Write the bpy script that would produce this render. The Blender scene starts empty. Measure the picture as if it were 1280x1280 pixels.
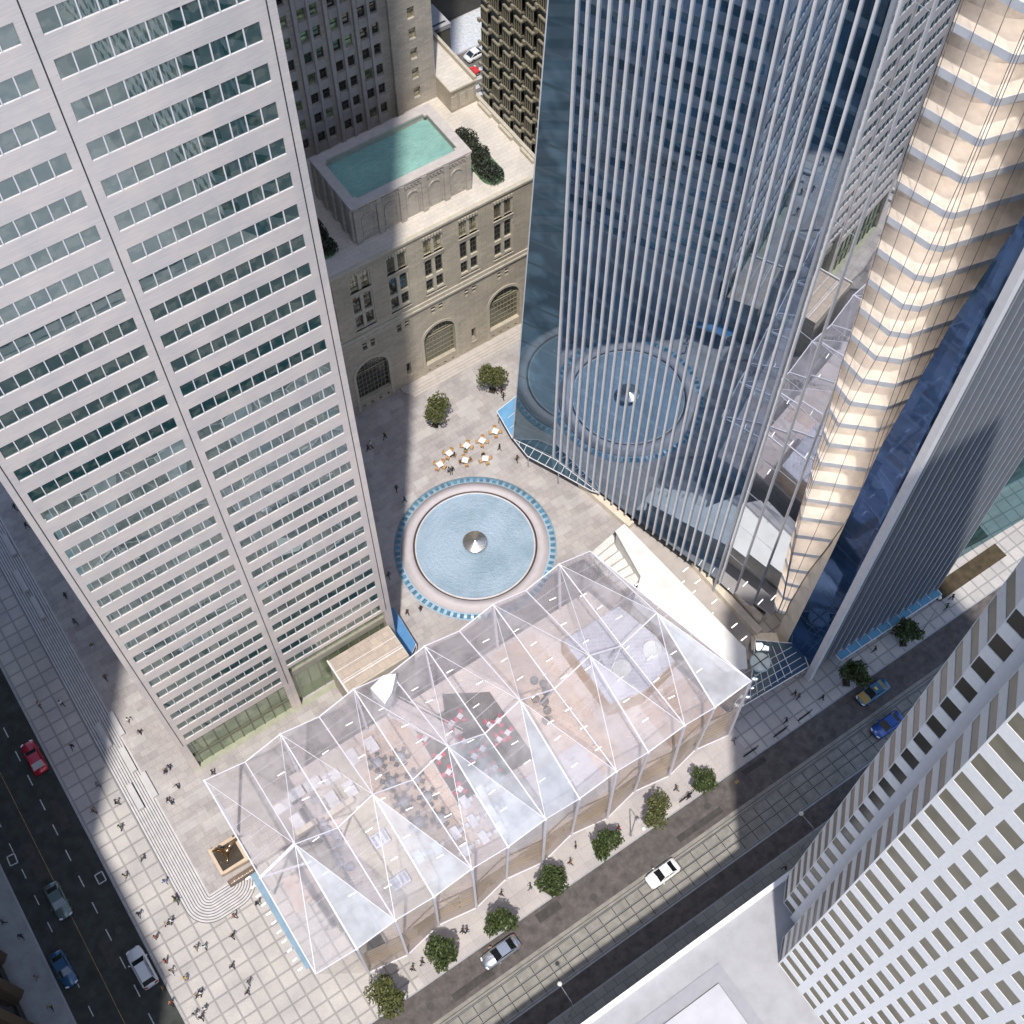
import bpy, math, random
from mathutils import Vector, Matrix
random.seed(7)
S = bpy.context.scene
COL = S.collection
R = math.radians
# ---------------------------------------------------------------- camera frame
F_PX = 1620.0; TH = math.atan(920/F_PX); CAMH = 150.0; YAW = R(34.1)
def at(px, py, z=0.0):
    """point on the horizontal level z seen at a pixel of the 1280 px photograph"""
    a = (px-640)/F_PX; b = (640-py)/F_PX
    dx = a; dy = math.sin(TH)+b*math.cos(TH); dz = -math.cos(TH)+b*math.sin(TH)
    c, s = math.cos(YAW), math.sin(YAW)
    X = dx*c+dy*s; Y = -dx*s+dy*c
    t = (z-CAMH)/dz
    return Vector((X*t, Y*t, z))
# ---------------------------------------------------------------- materials
def _nodes(name):
    m = bpy.data.materials.new(name); m.use_nodes = True
    nt = m.node_tree; nt.nodes.clear()
    out = nt.nodes.new('ShaderNodeOutputMaterial')
    return m, nt, out
def N(nt, t, **kw):
    n = nt.nodes.new(t)
    for k, v in kw.items():
        if k in n.inputs.keys(): n.inputs[k].default_value = v
        else: setattr(n, k, v)
    return n
def rgb(c): return (c[0], c[1], c[2], 1)
def ramp2(nt, fac, a, b, lo=0.0, hi=1.0):
    r = nt.nodes.new('ShaderNodeValToRGB')
    r.color_ramp.elements[0].position = lo; r.color_ramp.elements[0].color = rgb(a)
    r.color_ramp.elements[1].position = hi; r.color_ramp.elements[1].color = rgb(b)
    nt.links.new(fac, r.inputs[0]); return r.outputs[0]
def math_n(nt, op, a, b=None):
    n = nt.nodes.new('ShaderNodeMath'); n.operation = op
    for i, v in enumerate((a, b)):
        if v is None: continue
        if isinstance(v, (int, float)): n.inputs[i].default_value = v
        else: nt.links.new(v, n.inputs[i])
    return n.outputs[0]
def mixc(nt, fac, a, b, mode='MIX'):
    n = nt.nodes.new('ShaderNodeMix'); n.data_type = 'RGBA'; n.blend_type = mode
    def put(s, v):
        if isinstance(v, (int, float)): s.default_value = v
        elif isinstance(v, tuple): s.default_value = rgb(v)
        else: nt.links.new(v, s)
    put(n.inputs[0], fac); put(n.inputs[6], a); put(n.inputs[7], b)
    return n.outputs[2]
def noise(nt, vec, scale, detail=4, rough=.6):
    n = N(nt, 'ShaderNodeTexNoise', Scale=scale, Detail=detail, Roughness=rough)
    if vec is not None: nt.links.new(vec, n.inputs['Vector'])
    return n.outputs['Fac']
def objco(nt): return nt.nodes.new('ShaderNodeNewGeometry').outputs['Position'] if False else nt.nodes.new('ShaderNodeTexCoord').outputs['Object']
def mat(name, col, rough=.7, metal=0.0, var=.12, scale=1.2, fine=0.0, bump=0.0, bscale=30, spec=.5):
    m, nt, out = _nodes(name)
    p = N(nt, 'ShaderNodeBsdfPrincipled', Roughness=rough, Metallic=metal)
    p.inputs['Specular IOR Level'].default_value = spec
    co = objco(nt)
    c = ramp2(nt, noise(nt, co, scale), tuple(x*(1-var) for x in col), tuple(min(1, x*(1+var)) for x in col), .3, .7)
    if fine:
        f = noise(nt, co, bscale, 2)
        c = mixc(nt, math_n(nt, 'MULTIPLY', f, fine), c, tuple(x*.45 for x in col))
    nt.links.new(c, p.inputs['Base Color'])
    if bump:
        b = N(nt, 'ShaderNodeBump', Strength=bump, Distance=.03)
        nt.links.new(noise(nt, co, bscale, 3), b.inputs['Height']); nt.links.new(b.outputs[0], p.inputs['Normal'])
    nt.links.new(p.outputs[0], out.inputs[0]); return m
def emis(name, col, strength):
    m, nt, out = _nodes(name)
    e = N(nt, 'ShaderNodeEmission', Strength=strength); e.inputs[0].default_value = rgb(col)
    nt.links.new(e.outputs[0], out.inputs[0]); return m
def mirror(name, base, tint, refl, rough=.02, bands=None, wav=.0, vary=None):
    """coated glass: dark body + tinted mirror, stronger towards grazing"""
    m, nt, out = _nodes(name)
    co = objco(nt)
    d = N(nt, 'ShaderNodeBsdfDiffuse'); g = N(nt, 'ShaderNodeBsdfGlossy', Roughness=rough)
    g.inputs[0].default_value = rgb(tint); d.inputs[0].default_value = rgb(base)
    if vary:
        vn = noise(nt, co, vary[2], 1)
        nt.links.new(ramp2(nt, vn, base, vary[0], .45, .6), d.inputs[0])
    if bands:   # floor slabs seen behind the glass
        sx = nt.nodes.new('ShaderNodeSeparateXYZ'); nt.links.new(co, sx.inputs[0])
        z = math_n(nt, 'MODULO', sx.outputs[2], bands[0])
        f = math_n(nt, 'LESS_THAN', z, bands[1])
        vn = noise(nt, co, .25, 2)
        c = mixc(nt, f, ramp2(nt, vn, base, tuple(x*2.0 for x in base), .45, .62), bands[2])
        nt.links.new(c, d.inputs[0])
    lw = N(nt, 'ShaderNodeLayerWeight', Blend=.35)
    fac = math_n(nt, 'ADD', math_n(nt, 'MULTIPLY', lw.outputs['Fresnel'], .55), refl)
    fac = math_n(nt, 'MINIMUM', fac, 1.0)
    if wav:
        b = N(nt, 'ShaderNodeBump', Strength=wav, Distance=.02)
        nt.links.new(noise(nt, co, .8, 2), b.inputs['Height']); nt.links.new(b.outputs[0], g.inputs['Normal'])
    mx = nt.nodes.new('ShaderNodeMixShader')
    nt.links.new(fac, mx.inputs[0]); nt.links.new(d.outputs[0], mx.inputs[1]); nt.links.new(g.outputs[0], mx.inputs[2])
    nt.links.new(mx.outputs[0], out.inputs[0]); return m
def clear(name, haze, hazecol, refl, tint=(1, 1, 1), rough=.03):
    """thin clear glass with a light frit"""
    m, nt, out = _nodes(name)
    t = N(nt, 'ShaderNodeBsdfTransparent'); t.inputs[0].default_value = rgb(tint)
    d = N(nt, 'ShaderNodeBsdfDiffuse'); d.inputs[0].default_value = rgb(hazecol)
    l = N(nt, 'ShaderNodeBsdfTranslucent'); l.inputs[0].default_value = rgb(hazecol)
    g = N(nt, 'ShaderNodeBsdfGlossy', Roughness=rough)
    ml = N(nt, 'ShaderNodeMixShader', Fac=.5); nt.links.new(d.outputs[0], ml.inputs[1]); nt.links.new(l.outputs[0], ml.inputs[2])
    m1 = nt.nodes.new('ShaderNodeMixShader'); nt.links.new(t.outputs[0], m1.inputs[1]); nt.links.new(ml.outputs[0], m1.inputs[2])
    co = objco(nt)
    h = math_n(nt, 'MULTIPLY', ramp2(nt, noise(nt, co, .35, 2), (.7,)*3, (1.25,)*3, .35, .65), haze)
    nt.links.new(h, m1.inputs[0])
    lw = N(nt, 'ShaderNodeLayerWeight', Blend=.2)
    m2 = nt.nodes.new('ShaderNodeMixShader'); nt.links.new(math_n(nt, 'ADD', math_n(nt, 'MULTIPLY', lw.outputs['Fresnel'], .35), refl), m2.inputs[0])
    nt.links.new(m1.outputs[0], m2.inputs[1]); nt.links.new(g.outputs[0], m2.inputs[2])
    nt.links.new(m2.outputs[0], out.inputs[0]); return m
def brickmat(name, c1, c2, mortar, w, h, msize=.02, offset=.5, vertical=False, rough=.8, bias=0, patch=None, patchscale=.2, squash=1, rot=0):
    m, nt, out = _nodes(name)
    p = N(nt, 'ShaderNodeBsdfPrincipled', Roughness=rough)
    co = objco(nt); vec = co
    if vertical:
        sx = nt.nodes.new('ShaderNodeSeparateXYZ'); nt.links.new(co, sx.inputs[0])
        cx = nt.nodes.new('ShaderNodeCombineXYZ')
        nt.links.new(math_n(nt, 'ADD', sx.outputs[0], sx.outputs[1]), cx.inputs[0]); nt.links.new(sx.outputs[2], cx.inputs[1])
        vec = cx.outputs[0]
    elif rot:
        mp = N(nt, 'ShaderNodeMapping'); mp.inputs['Rotation'].default_value = (0, 0, rot)
        nt.links.new(co, mp.inputs[0]); vec = mp.outputs[0]
    b = N(nt, 'ShaderNodeTexBrick', Scale=1.0)
    b.offset = offset; b.squash = squash
    b.inputs['Color1'].default_value = rgb(c1); b.inputs['Color2'].default_value = rgb(c2); b.inputs['Mortar'].default_value = rgb(mortar)
    b.inputs['Mortar Size'].default_value = msize; b.inputs['Mortar Smooth'].default_value = .3
    b.inputs['Brick Width'].default_value = w; b.inputs['Row Height'].default_value = h; b.inputs['Bias'].default_value = bias
    nt.links.new(vec, b.inputs['Vector'])
    n1 = noise(nt, co, .22, 5, .65); n2 = noise(nt, co, 6, 3)
    c = mixc(nt, 1.0, b.outputs[0], ramp2(nt, n1, (.82, .82, .84), (1.12, 1.1, 1.08), .3, .7), 'MULTIPLY')
    c = mixc(nt, 1.0, c, ramp2(nt, n2, (.9,)*3, (1.08,)*3, .3, .7), 'MULTIPLY')
    if patch:
        b2 = N(nt, 'ShaderNodeTexBrick', Scale=1.0); b2.offset = .37
        b2.inputs['Color1'].default_value = (0, 0, 0, 1); b2.inputs['Color2'].default_value = (1, 1, 1, 1); b2.inputs['Mortar'].default_value = (.3, .3, .3, 1)
        b2.inputs['Mortar Size'].default_value = 0; b2.inputs['Brick Width'].default_value = w*1.7; b2.inputs['Row Height'].default_value = h*1.5; b2.inputs['Bias'].default_value = -.45
        nt.links.new(vec, b2.inputs['Vector'])
        c = mixc(nt, math_n(nt, 'MULTIPLY', b2.outputs[0], .75), c, patch)
    nt.links.new(c, p.inputs['Base Color'])
    bp = N(nt, 'ShaderNodeBump', Strength=.25, Distance=.03)
    nt.links.new(b.outputs['Fac'], bp.inputs['Height']); bp.invert = True
    nt.links.new(bp.outputs[0], p.inputs['Normal'])
    nt.links.new(p.outputs[0], out.inputs[0]); return m

# ---------------------------------------------------------------- mesh builder
class MB:
    def __init__(s): s.v = []; s.f = []; s.mi = []; s.cur = 0; s.sm = []
    def poly(s, pts, smooth=False):
        i = len(s.v); s.v += [tuple(p) for p in pts]; s.f.append(tuple(range(i, i+len(pts)))); s.mi.append(s.cur); s.sm.append(smooth)
    def box(s, x0, x1, y0, y1, z0, z1):
        s.obox((x0, y0), (1, 0), (0, 1), x1-x0, y1-y0, z0, z1)
    def obox(s, o, d, n, L, W, z0, z1):
        """box from plan corner o, running L along d and W along n"""
        a = (o[0], o[1]); b = (a[0]+d[0]*L, a[1]+d[1]*L); c = (b[0]+n[0]*W, b[1]+n[1]*W); e = (a[0]+n[0]*W, a[1]+n[1]*W)
        s.prism([a, b, c, e], z0, z1)
    def prism(s, pl, z0, z1, top=True, bottom=True):
        ar = sum(pl[i][0]*pl[(i+1) % len(pl)][1]-pl[(i+1) % len(pl)][0]*pl[i][1] for i in range(len(pl)))
        if ar < 0: pl = pl[::-1]
        i = len(s.v); n = len(pl)
        s.v += [(p[0], p[1], z0) for p in pl]+[(p[0], p[1], z1) for p in pl]
        fs = [(i+k, i+(k+1) % n, i+n+(k+1) % n, i+n+k) for k in range(n)]
        if top: fs.append(tuple(i+n+k for k in range(n)))
        if bottom: fs.append(tuple(i+n-1-k for k in range(n)))
        s.f += fs; s.mi += [s.cur]*len(fs); s.sm += [False]*len(fs)
    def bar(s, a, b, w, h=None, up=(0, 0, 1)):
        """square bar between two points"""
        h = h or w; a = Vector(a); b = Vector(b); d = (b-a).normalized(); u = Vector(up)
        if abs(d.dot(u)) > .98: u = Vector((1, 0, 0))
        x = d.cross(u).normalized(); y = x.cross(d).normalized()
        i = len(s.v)
        for p in (a, b):
            for q in ((-1, -1), (1, -1), (1, 1), (-1, 1)):
                s.v.append(tuple(p+x*q[0]*w/2+y*q[1]*h/2))
        fs = [(0, 1, 5, 4), (1, 2, 6, 5), (2, 3, 7, 6), (3, 0, 4, 7), (3, 2, 1, 0), (4, 5, 6, 7)]
        s.f += [tuple(i+k for k in f) for f in fs]; s.mi += [s.cur]*6; s.sm += [False]*6
    def tube(s, pts, rs, seg=8, smooth=True):
        rings = []
        for k, p in enumerate(pts):
            p = Vector(p); q0 = Vector(pts[max(0, k-1)]); q1 = Vector(pts[min(len(pts)-1, k+1)])
            d = (q1-q0).normalized(); u = Vector((0, 0, 1)) if abs(d.z) < .95 else Vector((1, 0, 0))
            x = d.cross(u).normalized(); y = d.cross(x).normalized()
            r = rs[k] if isinstance(rs, (list, tuple)) else rs
            i = len(s.v)
            s.v += [tuple(p+x*math.cos(2*math.pi*j/seg)*r+y*math.sin(2*math.pi*j/seg)*r) for j in range(seg)]
            rings.append(i)
        for a, b in zip(rings, rings[1:]):
            for j in range(seg):
                s.f.append((a+j, a+(j+1) % seg, b+(j+1) % seg, b+j)); s.mi.append(s.cur); s.sm.append(smooth)
        for a, rev in ((rings[0], True), (rings[-1], False)):
            t = tuple(a+j for j in range(seg)); s.f.append(t[::-1] if rev else t); s.mi.append(s.cur); s.sm.append(False)
    def lathe(s, c, prof, seg=32, smooth=True, a0=0, a1=2*math.pi):
        """prof: list of (r, z) from outside/bottom, spun round the vertical through c"""
        full = abs(a1-a0-2*math.pi) < 1e-6; n = seg if full else seg+1
        base = len(s.v)
        for (r, z) in prof:
            for j in range(n):
                t = a0+(a1-a0)*j/seg; s.v.append((c[0]+r*math.cos(t), c[1]+r*math.sin(t), z))
        for k in range(len(prof)-1):
            for j in range(seg):
                j2 = (j+1) % n if full else j+1
                s.f.append((base+k*n+j, base+k*n+j2, base+(k+1)*n+j2, base+(k+1)*n+j)); s.mi.append(s.cur); s.sm.append(smooth)
    def build(s, name, mats, parent=None):
        me = bpy.data.meshes.new(name); me.from_pydata(s.v, [], s.f)
        if not isinstance(mats, (list, tuple)): mats = [mats]
        for m in mats: me.materials.append(m)
        me.polygons.foreach_set('material_index', s.mi); me.polygons.foreach_set('use_smooth', s.sm)
        me.update()
        o = bpy.data.objects.new(name, me); COL.objects.link(o)
        if parent is not None: o.parent = parent; o.location = -loc_of(parent)
        return o
def loc_of(o):
    v = Vector(o.location)
    while o.parent is not None: o = o.parent; v += Vector(o.location)
    return v
def tag(o, label, cat, group=None):
    o['label'] = label; o['category'] = cat
    if group: o['group'] = group
    return o
def thing(name, label, cat, loc=(0, 0, 0), rz=0, group=None):
    o = bpy.data.objects.new(name, None); COL.objects.link(o); o.location = loc; o.rotation_euler = (0, 0, rz)
    o.empty_display_size = .5
    return tag(o, label, cat, group)
def struct(name, mb, m):
    o = mb.build(name, m); o['kind'] = 'structure'; return o
def local(mb, name, m, parent):
    """build with vertices already in the parent's local frame"""
    o = mb.build(name, m); o.parent = parent; return o
def dup(root, loc, rz, label, group=None, scale=None, mats=None):
    r = root.copy(); COL.objects.link(r); r.location = loc; r.rotation_euler = (0, 0, rz); r['label'] = label
    if group: r['group'] = group
    if scale: r.scale = scale
    for ch in list(root.children):
        c = ch.copy(); COL.objects.link(c); c.parent = r
        for gch in ch.children:
            d = gch.copy(); COL.objects.link(d); d.parent = c
    return r
ORD = ['first', 'second', 'third', 'fourth', 'fifth', 'sixth', 'seventh', 'eighth', 'ninth', 'tenth', 'eleventh', 'twelfth', 'thirteenth', 'fourteenth', 'fifteenth', 'sixteenth']
def facade(mb, P, d, n, L, z0, z1, us, zs, dep, reveal=True):
    """flat wall with rectangular openings us x zs; returns their corners on the recessed plane"""
    def q(u, z, k=0): return (P[0]+d[0]*u-n[0]*k, P[1]+d[1]*u-n[1]*k, z)
    ub = 0; res = []
    cols = []
    for (a, b) in us:
        if a > ub: cols.append((ub, a, False))
        cols.append((a, b, True)); ub = b
    if ub < L: cols.append((ub, L, False))
    for a, b, op in cols:
        if not op: mb.poly([q(a, z0), q(b, z0), q(b, z1), q(a, z1)]); continue
        zb = z0
        for (c, e) in zs:
            mb.poly([q(a, zb), q(b, zb), q(b, c), q(a, c)]); zb = e
            if reveal:
                mb.poly([q(a, c), q(b, c), q(b, c, dep), q(a, c, dep)]); mb.poly([q(a, e), q(a, e, dep), q(b, e, dep), q(b, e)])
                mb.poly([q(a, c), q(a, c, dep), q(a, e, dep), q(a, e)]); mb.poly([q(b, c), q(b, e), q(b, e, dep), q(b, c, dep)])
            res.append(((a, b), (c, e), [q(a, c, dep), q(b, c, dep), q(b, e, dep), q(a, e, dep)]))
        mb.poly([q(a, zb), q(b, zb), q(b, z1), q(a, z1)])
    return res
# ================================================================ materials used
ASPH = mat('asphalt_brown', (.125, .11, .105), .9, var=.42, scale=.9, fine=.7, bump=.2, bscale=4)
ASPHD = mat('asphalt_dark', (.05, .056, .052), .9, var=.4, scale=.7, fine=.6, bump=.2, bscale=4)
TRACKC = mat('track_concrete', (.27, .26, .235), .85, var=.24, scale=.8, fine=.35, bscale=8)
JOINT = mat('joint_dark', (.035, .033, .03), .8)
RAIL = mat('rail_steel', (.32, .32, .31), .35, metal=.7)
KERB = mat('kerb_stone', (.34, .35, .37), .8)
GRID = brickmat('grid_paving', (.51, .485, .465), (.45, .43, .415), (.31, .30, .295), 1.72, 1.72, .13, 0, patch=None)
PLAZA = brickmat('plaza_granite', (.44, .41, .40), (.36, .335, .33), (.30, .28, .275), 1.15, .85, .025, .4, patch=(.56, .55, .54))
PLAIN = brickmat('light_concrete', (.47, .44, .435), (.42, .395, .39), (.34, .32, .315), 2.2, 1.6, .025, 0)
STEPM = mat('step_stone', (.56, .54, .54), .8)
STEPE = mat('step_edge', (.13, .13, .14), .8)  # painted shade at the step edges; bench plinths share the dark tone
GROUND = mat('far_ground', (.12, .12, .12), .9, var=.3, scale=.05)
STONE = brickmat('limestone', (.53, .475, .375), (.44, .395, .315), (.31, .28, .23), 1.5, .5, .02, .5, vertical=True)
STONED = brickmat('grey_limestone', (.50, .465, .41), (.40, .375, .335), (.31, .29, .26), 1.1, .36, .02, .5, vertical=True)
STONEP = mat('smooth_limestone', (.52, .475, .39), .8, var=.14, scale=2, fine=.15)
ROOFW = brickmat('roof_pavers', (.66, .61, .55), (.61, .57, .51), (.52, .485, .44), 1.2, .6, .03, .5)
WHITE = mat('white_concrete', (.87, .86, .86), .75, var=.05, scale=3, fine=.08, bscale=18)
WHITER = mat('white_roof', (.38, .38, .40), .85, var=.1, scale=.6, fine=.12, bscale=14)
GREYR = mat('grey_roof_band', (.33, .33, .36), .85, var=.06)
STEEL = None
def steelmat():
    m, nt, out = _nodes('brushed_steel_cladding')
    p = N(nt, 'ShaderNodeBsdfPrincipled', Roughness=.42, Metallic=.45)
    co = objco(nt)
    mp = N(nt, 'ShaderNodeMapping'); mp.inputs['Scale'].default_value = (.25, .25, 6); nt.links.new(co, mp.inputs[0])
    streak = noise(nt, mp.outputs[0], 2.2, 6, .7); blot = noise(nt, co, .35, 3)
    c = ramp2(nt, streak, (.66, .615, .585), (.88, .81, .765), .25, .75)
    c = mixc(nt, 1.0, c, ramp2(nt, blot, (.92, .93, .96), (1.05, 1.03, 1.02), .35, .65), 'MULTIPLY')
    nt.links.new(c, p.inputs['Base Color']); nt.links.new(ramp2(nt, blot, (.34,)*3, (.5,)*3), p.inputs['Roughness'])
    nt.links.new(p.outputs[0], out.inputs[0]); return m
STEEL = steelmat()
DARKM = mat('dark_metal', (.04, .045, .05), .4, metal=.5)
WINT = mirror('teal_window_glass', (.012, .055, .06), (.72, .80, .78), .25, .012, wav=.05, vary=((.085, .12, .11), 0, 1.1))
WIND = mirror('dark_window_glass', (.03, .032, .03), (.7, .75, .75), .10, .03)
WINL = mirror('lit_window_glass', (.30, .27, .16), (.7, .75, .75), .08, .05, vary=((.55, .5, .36), 0, 1.2))
OLIVE = mirror('bronze_window_glass', (.165, .15, .105), (.75, .72, .65), .05, .08, vary=((.20, .18, .13), 0, .5))
GTB = mirror('blue_curtain_wall', (.018, .045, .085), (.56, .67, .82), .42, .01, bands=(3.65, .8, (.07, .12, .18)), wav=.02)
GTB2 = mirror('clear_curtain_wall', (.05, .075, .10), (.84, .88, .95), .74, .006, wav=.01)
GTD = mirror('deep_blue_curtain_wall', (.012, .03, .065), (.24, .36, .66), .20, .03, bands=(3.65, .5, (.03, .06, .11)), wav=.02)
TEALG = mirror('teal_curtain_wall', (.02, .06, .07), (.5, .7, .75), .22, .02, bands=(3.65, .5, (.05, .12, .13)))
LOBBYG = mirror('green_lobby_glass', (.26, .30, .20), (.75, .82, .75), .16, .03, vary=((.16, .2, .13), 0, .5))
FIN = mat('fin_aluminium', (.78, .765, .78), .5, metal=.1, var=.05)
FING = mat('grey_aluminium', (.42, .45, .50), .45, metal=.4, var=.06)
CANB = clear('blue_canopy_glass', .45, (.05, .27, .62), .10, (.45, .70, .95))
CANG = clear('pale_canopy_glass', .25, (.35, .45, .52), .10, (.55, .66, .72))

# ================================================================ ground and streets
b = MB(); b.poly([(-1500, -1500, -.3), (1500, -1500, -.3), (1500, 1500, -.3), (-1500, 1500, -.3)]); struct('ground', b, GROUND)
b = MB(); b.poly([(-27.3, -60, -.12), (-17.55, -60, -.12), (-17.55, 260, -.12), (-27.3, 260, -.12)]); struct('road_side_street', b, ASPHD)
b = MB(); b.poly([(-17.55, 21.9, -.12), (260, 21.9, -.12), (260, 26.1, -.12), (-17.55, 26.1, -.12)]); struct('road_near_lane', b, ASPH)
b = MB(); b.poly([(-17.55, 15.4, -.12), (260, 15.4, -.12), (260, 17.95, -.12), (-17.55, 17.95, -.12)]); struct('road_far_lane', b, ASPH)
# tram track bed: three slab strips, grooves, rails
b = MB()
for y0, y1 in ((18.0, 19.30), (19.5, 20.30), (20.5, 21.46), (21.66, 21.9)): b.box(-17.5, 200, y0, y1, -.3, -.1)
struct('tram_track_bed', b, TRACKC)
b = MB(); b.box(-17.5, 200, 17.95, 21.9, -.29, -.135)
b.cur = 0
for i in range(116):
    x = -17+i*1.88
    for y0, y1 in ((18.0, 19.38), (19.5, 20.38), (20.5, 21.52)): b.box(x, x+.09, y0+.01, y1-.01, -.28, -.096)
struct('tram_track_joint', b, JOINT)
b = MB()
for y in (18.03, 19.40, 20.40, 21.52):
    b.box(-17.5, 200, y+.0, y+.07, -.28, -.085)
struct('tram_track_rail', b, RAIL)
b = MB(); b.box(-17.5, 200, 22.0, 22.4, -.119, -.112); struct('road_edge_strip', b, TRACKC)
LINE = mat('road_paint', (.55, .56, .56), .8, var=.3, scale=4)
LINEY = mat('road_paint_yellow', (.30, .20, .08), .8, var=.4, scale=3)
b = MB()
y = -40
while y < 200:
    b.box(-20.44, -20.32, y, y+1.5, -.119, -.114); b.box(-25.54, -25.44, y+1.0, y+2.3, -.119, -.114); y += 3.6
struct('road_lane_marking', b, LINE)
b = MB(); b.box(-23.02, -22.94, -40, 200, -.119, -.114); struct('road_centre_line', b, LINEY)
b = MB()
for cx, cy, a in ((-18.4, 57.1, .78), (-25.95, 64.7, .7)):   # little painted lozenges
    pts = [(cx+math.cos(a+k*math.pi/2)*.62, cy+math.sin(a+k*math.pi/2)*.85) for k in range(4)]
    for k in range(4): b.bar((*pts[k], -.116), (*pts[(k+1) % 4], -.116), .13, .006)
struct('road_lozenge_marking', b, LINE)
b = MB()
for x, y in ((13.5, 25.2), (14.1, 25.35), (49, 24.8)): b.box(x, x+.5, y, y+.35, -.119, -.114)
struct('road_utility_cover', b, LINEY)
b = MB()
for x, y in ((5.5, 24.1), (27.2, 23.6), (44.5, 24.6), (61.0, 23.4), (-22, 66.2), (-19.2, 50.6), (-24.6, 46.0), (30.0, 16.6)): b.lathe((x, y), [(.42, -.1195), (.42, -.108), (.36, -.108), (.34, -.113), (.01, -.113)], 18, smooth=False)
struct('road_manhole_cover', b, mat('cast_iron', (.05, .048, .045), .6))
b = MB()
for x, y, w, l in ((8.0, 22.9, 5.2, .9), (20.5, 24.6, 3.1, 1.1), (39.2, 23.0, 6.5, .8), (50.5, 25.0, 3.4, .7), (-24.5, 60.5, 1.2, 5.0), (-19.6, 64.5, 1.0, 4.2), (-21.8, 47.2, 1.3, 3.2)): b.box(x, x+w, y, y+l, -.1192, -.116)
struct('road_repair_patch', b, mat('patch_asphalt', (.065, .06, .058), .9, var=.3, scale=1.5, fine=.5, bscale=5))
# pavements
b = MB(); b.prism([(-17.4, -60), (-8.9, -60), (-8.9, 260), (-17.4, 260)], -.29, 0); b.prism([(-8.9, 26.25), (6.1, 26.25), (6.1, 48.2), (-8.9, 48.2)], -.29, 0)
struct('pavement_grid', b, GRID)
b = MB(); b.prism([(6.1, 26.25), (52.6, 26.25), (52.6, 54), (6.1, 54)], -.29, 0); struct('pavement_concrete', b, PLAIN)
b = MB(); b.prism([(52.6, 26.25), (200, 26.25), (200, 44), (52.6, 44)], -.29, -.002); struct('pavement_east', b, GRID)
b = MB(); b.box(-31.6, -27.5, -60, 260, -.29, 0); struct('pavement_west', b, mat('west_pavement', (.30, .31, .32), .85, var=.16, scale=.7, fine=.3))
b = MB(); b.box(-17.4, 200, 11.4, 15.2, -.29, 0); struct('pavement_south', b, brickmat('south_paving', (.30, .31, .29), (.25, .26, .25), (.16, .16, .16), 1.4, 1.1, .04, .5))
b = MB()
b.box(-17.55, -17.4, 26.1, 260, -.29, .02); b.box(-27.5, -27.3, -60, 260, -.29, .02)
b.box(-17.4, 200, 26.1, 26.25, -.29, .02); b.box(-17.4, 200, 15.2, 15.4, -.29, .02); b.box(-17.4, 200, 17.72, 17.93, -.29, -.04)
struct('kerb', b, KERB)
# upper plaza (40 cm up), cut round the steps
PZ = .4
b = MB(); b.prism([(-8.9, 48.2), (-3.2, 48.2), (-3.2, 48.2), (6.1, 48.2), (6.1, 54), (70, 54), (84, 44), (200, 44), (200, 260), (-8.9, 260)], -.28, PZ)
struct('plaza_upper', b, PLAZA)
# nine concentric steps round the plaza corner
def offs(r):
    pl = [(-8.9-r, 110), (-8.9-r, 48.2)]
    pl += [(-8.9+r*math.cos(a), 48.2+r*math.sin(a)) for a in [math.pi+math.pi/2*k/10 for k in range(1, 11)]]
    pl += [(-6.5, 48.2-r)] + [(-6.5+r*math.cos(a), 48.2+r*math.sin(a)) for a in [-math.pi/2+math.pi/2*k/10 for k in range(1, 11)]]
    pl += [(-6.5, 48.2)]
    pl += [(-8.9, 48.2), (-8.9, 110)]
    return pl
b = MB()
for k in range(10):
    r = .31*(k+1); z = PZ-.038*(k+1)
    b.cur = 0; b.prism(offs(r), -.28, z)
    # dark nosing strip, painted shade for the outer edge
    a = offs(r)[:-3]; c = offs(r-.10)[:-3]; b.cur = 1
    for i in range(len(a)-1): b.poly([(*c[i], z+.003), (*c[i+1], z+.003), (*a[i+1], z+.003), (*a[i], z+.003)])
o = b.build('plaza_steps', [STEPM, STEPE]); o['kind'] = 'structure'
# steps in front of the limestone hall
b = MB()
for k in range(4):
    b.prism([(46.6-k*.3, 93.2+k*.42), (69, 93.2+k*.42), (69, 95.4), (46.6-k*.3, 95.4)], PZ+.1*k-.01, PZ+.1*(k+1))
struct('hall_steps', b, mat('hall_step_stone', (.47, .43, .40), .8, var=.1))

# stone blocks (seats) on the steps
BEN = mat('bench_stone', (.55, .54, .54), .8, var=.08, fine=.2)
def block(x, y, lbl, first=[None]):
    if first[0] is None:
        t = thing('stone_bench', lbl, 'bench', (x, y, .25), 0, 'stone benches on the plaza steps')
        m = MB(); m.box(-.3, .3, -1.75, 1.75, .05, .55); local(m, 'seat', BEN, t)
        m = MB(); m.box(-.24, .24, -1.6, 1.6, -.4, .05); local(m, 'plinth', STEPE, t)
        m = MB(); m.box(-.46, -.31, -1.7, 1.7, -.4, .15); local(m, 'ledge', BEN, t)
        first[0] = t; return t
    return dup(first[0], (x, y, .25), 0, lbl)
block(-10.6, 72.3, 'shaded stone bench on the steps nearest the kerb, just above the sunlit edge')
block(-8.7, 72.7, 'half sunlit stone bench at the top of the steps beside its shaded neighbour')
block(-9.5, 67.8, 'sunlit stone bench between the two pairs of benches on the steps')
block(-8.8, 63.6, 'sunlit stone bench nearest the glass roof at the top of the steps')
block(-10.8, 63.2, 'sunlit stone bench low on the steps, nearest the pedestrians on the grid paving')
block(-10.2, 92.5, 'long stone bench in deep shade behind the steel tower edge, nearest its left side')
block(-10.4, 97.2, 'stone bench in deep shade, second one down from the frame edge')
block(-9.6, 103.0, 'farthest shaded stone bench at the left edge of the frame')

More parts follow.
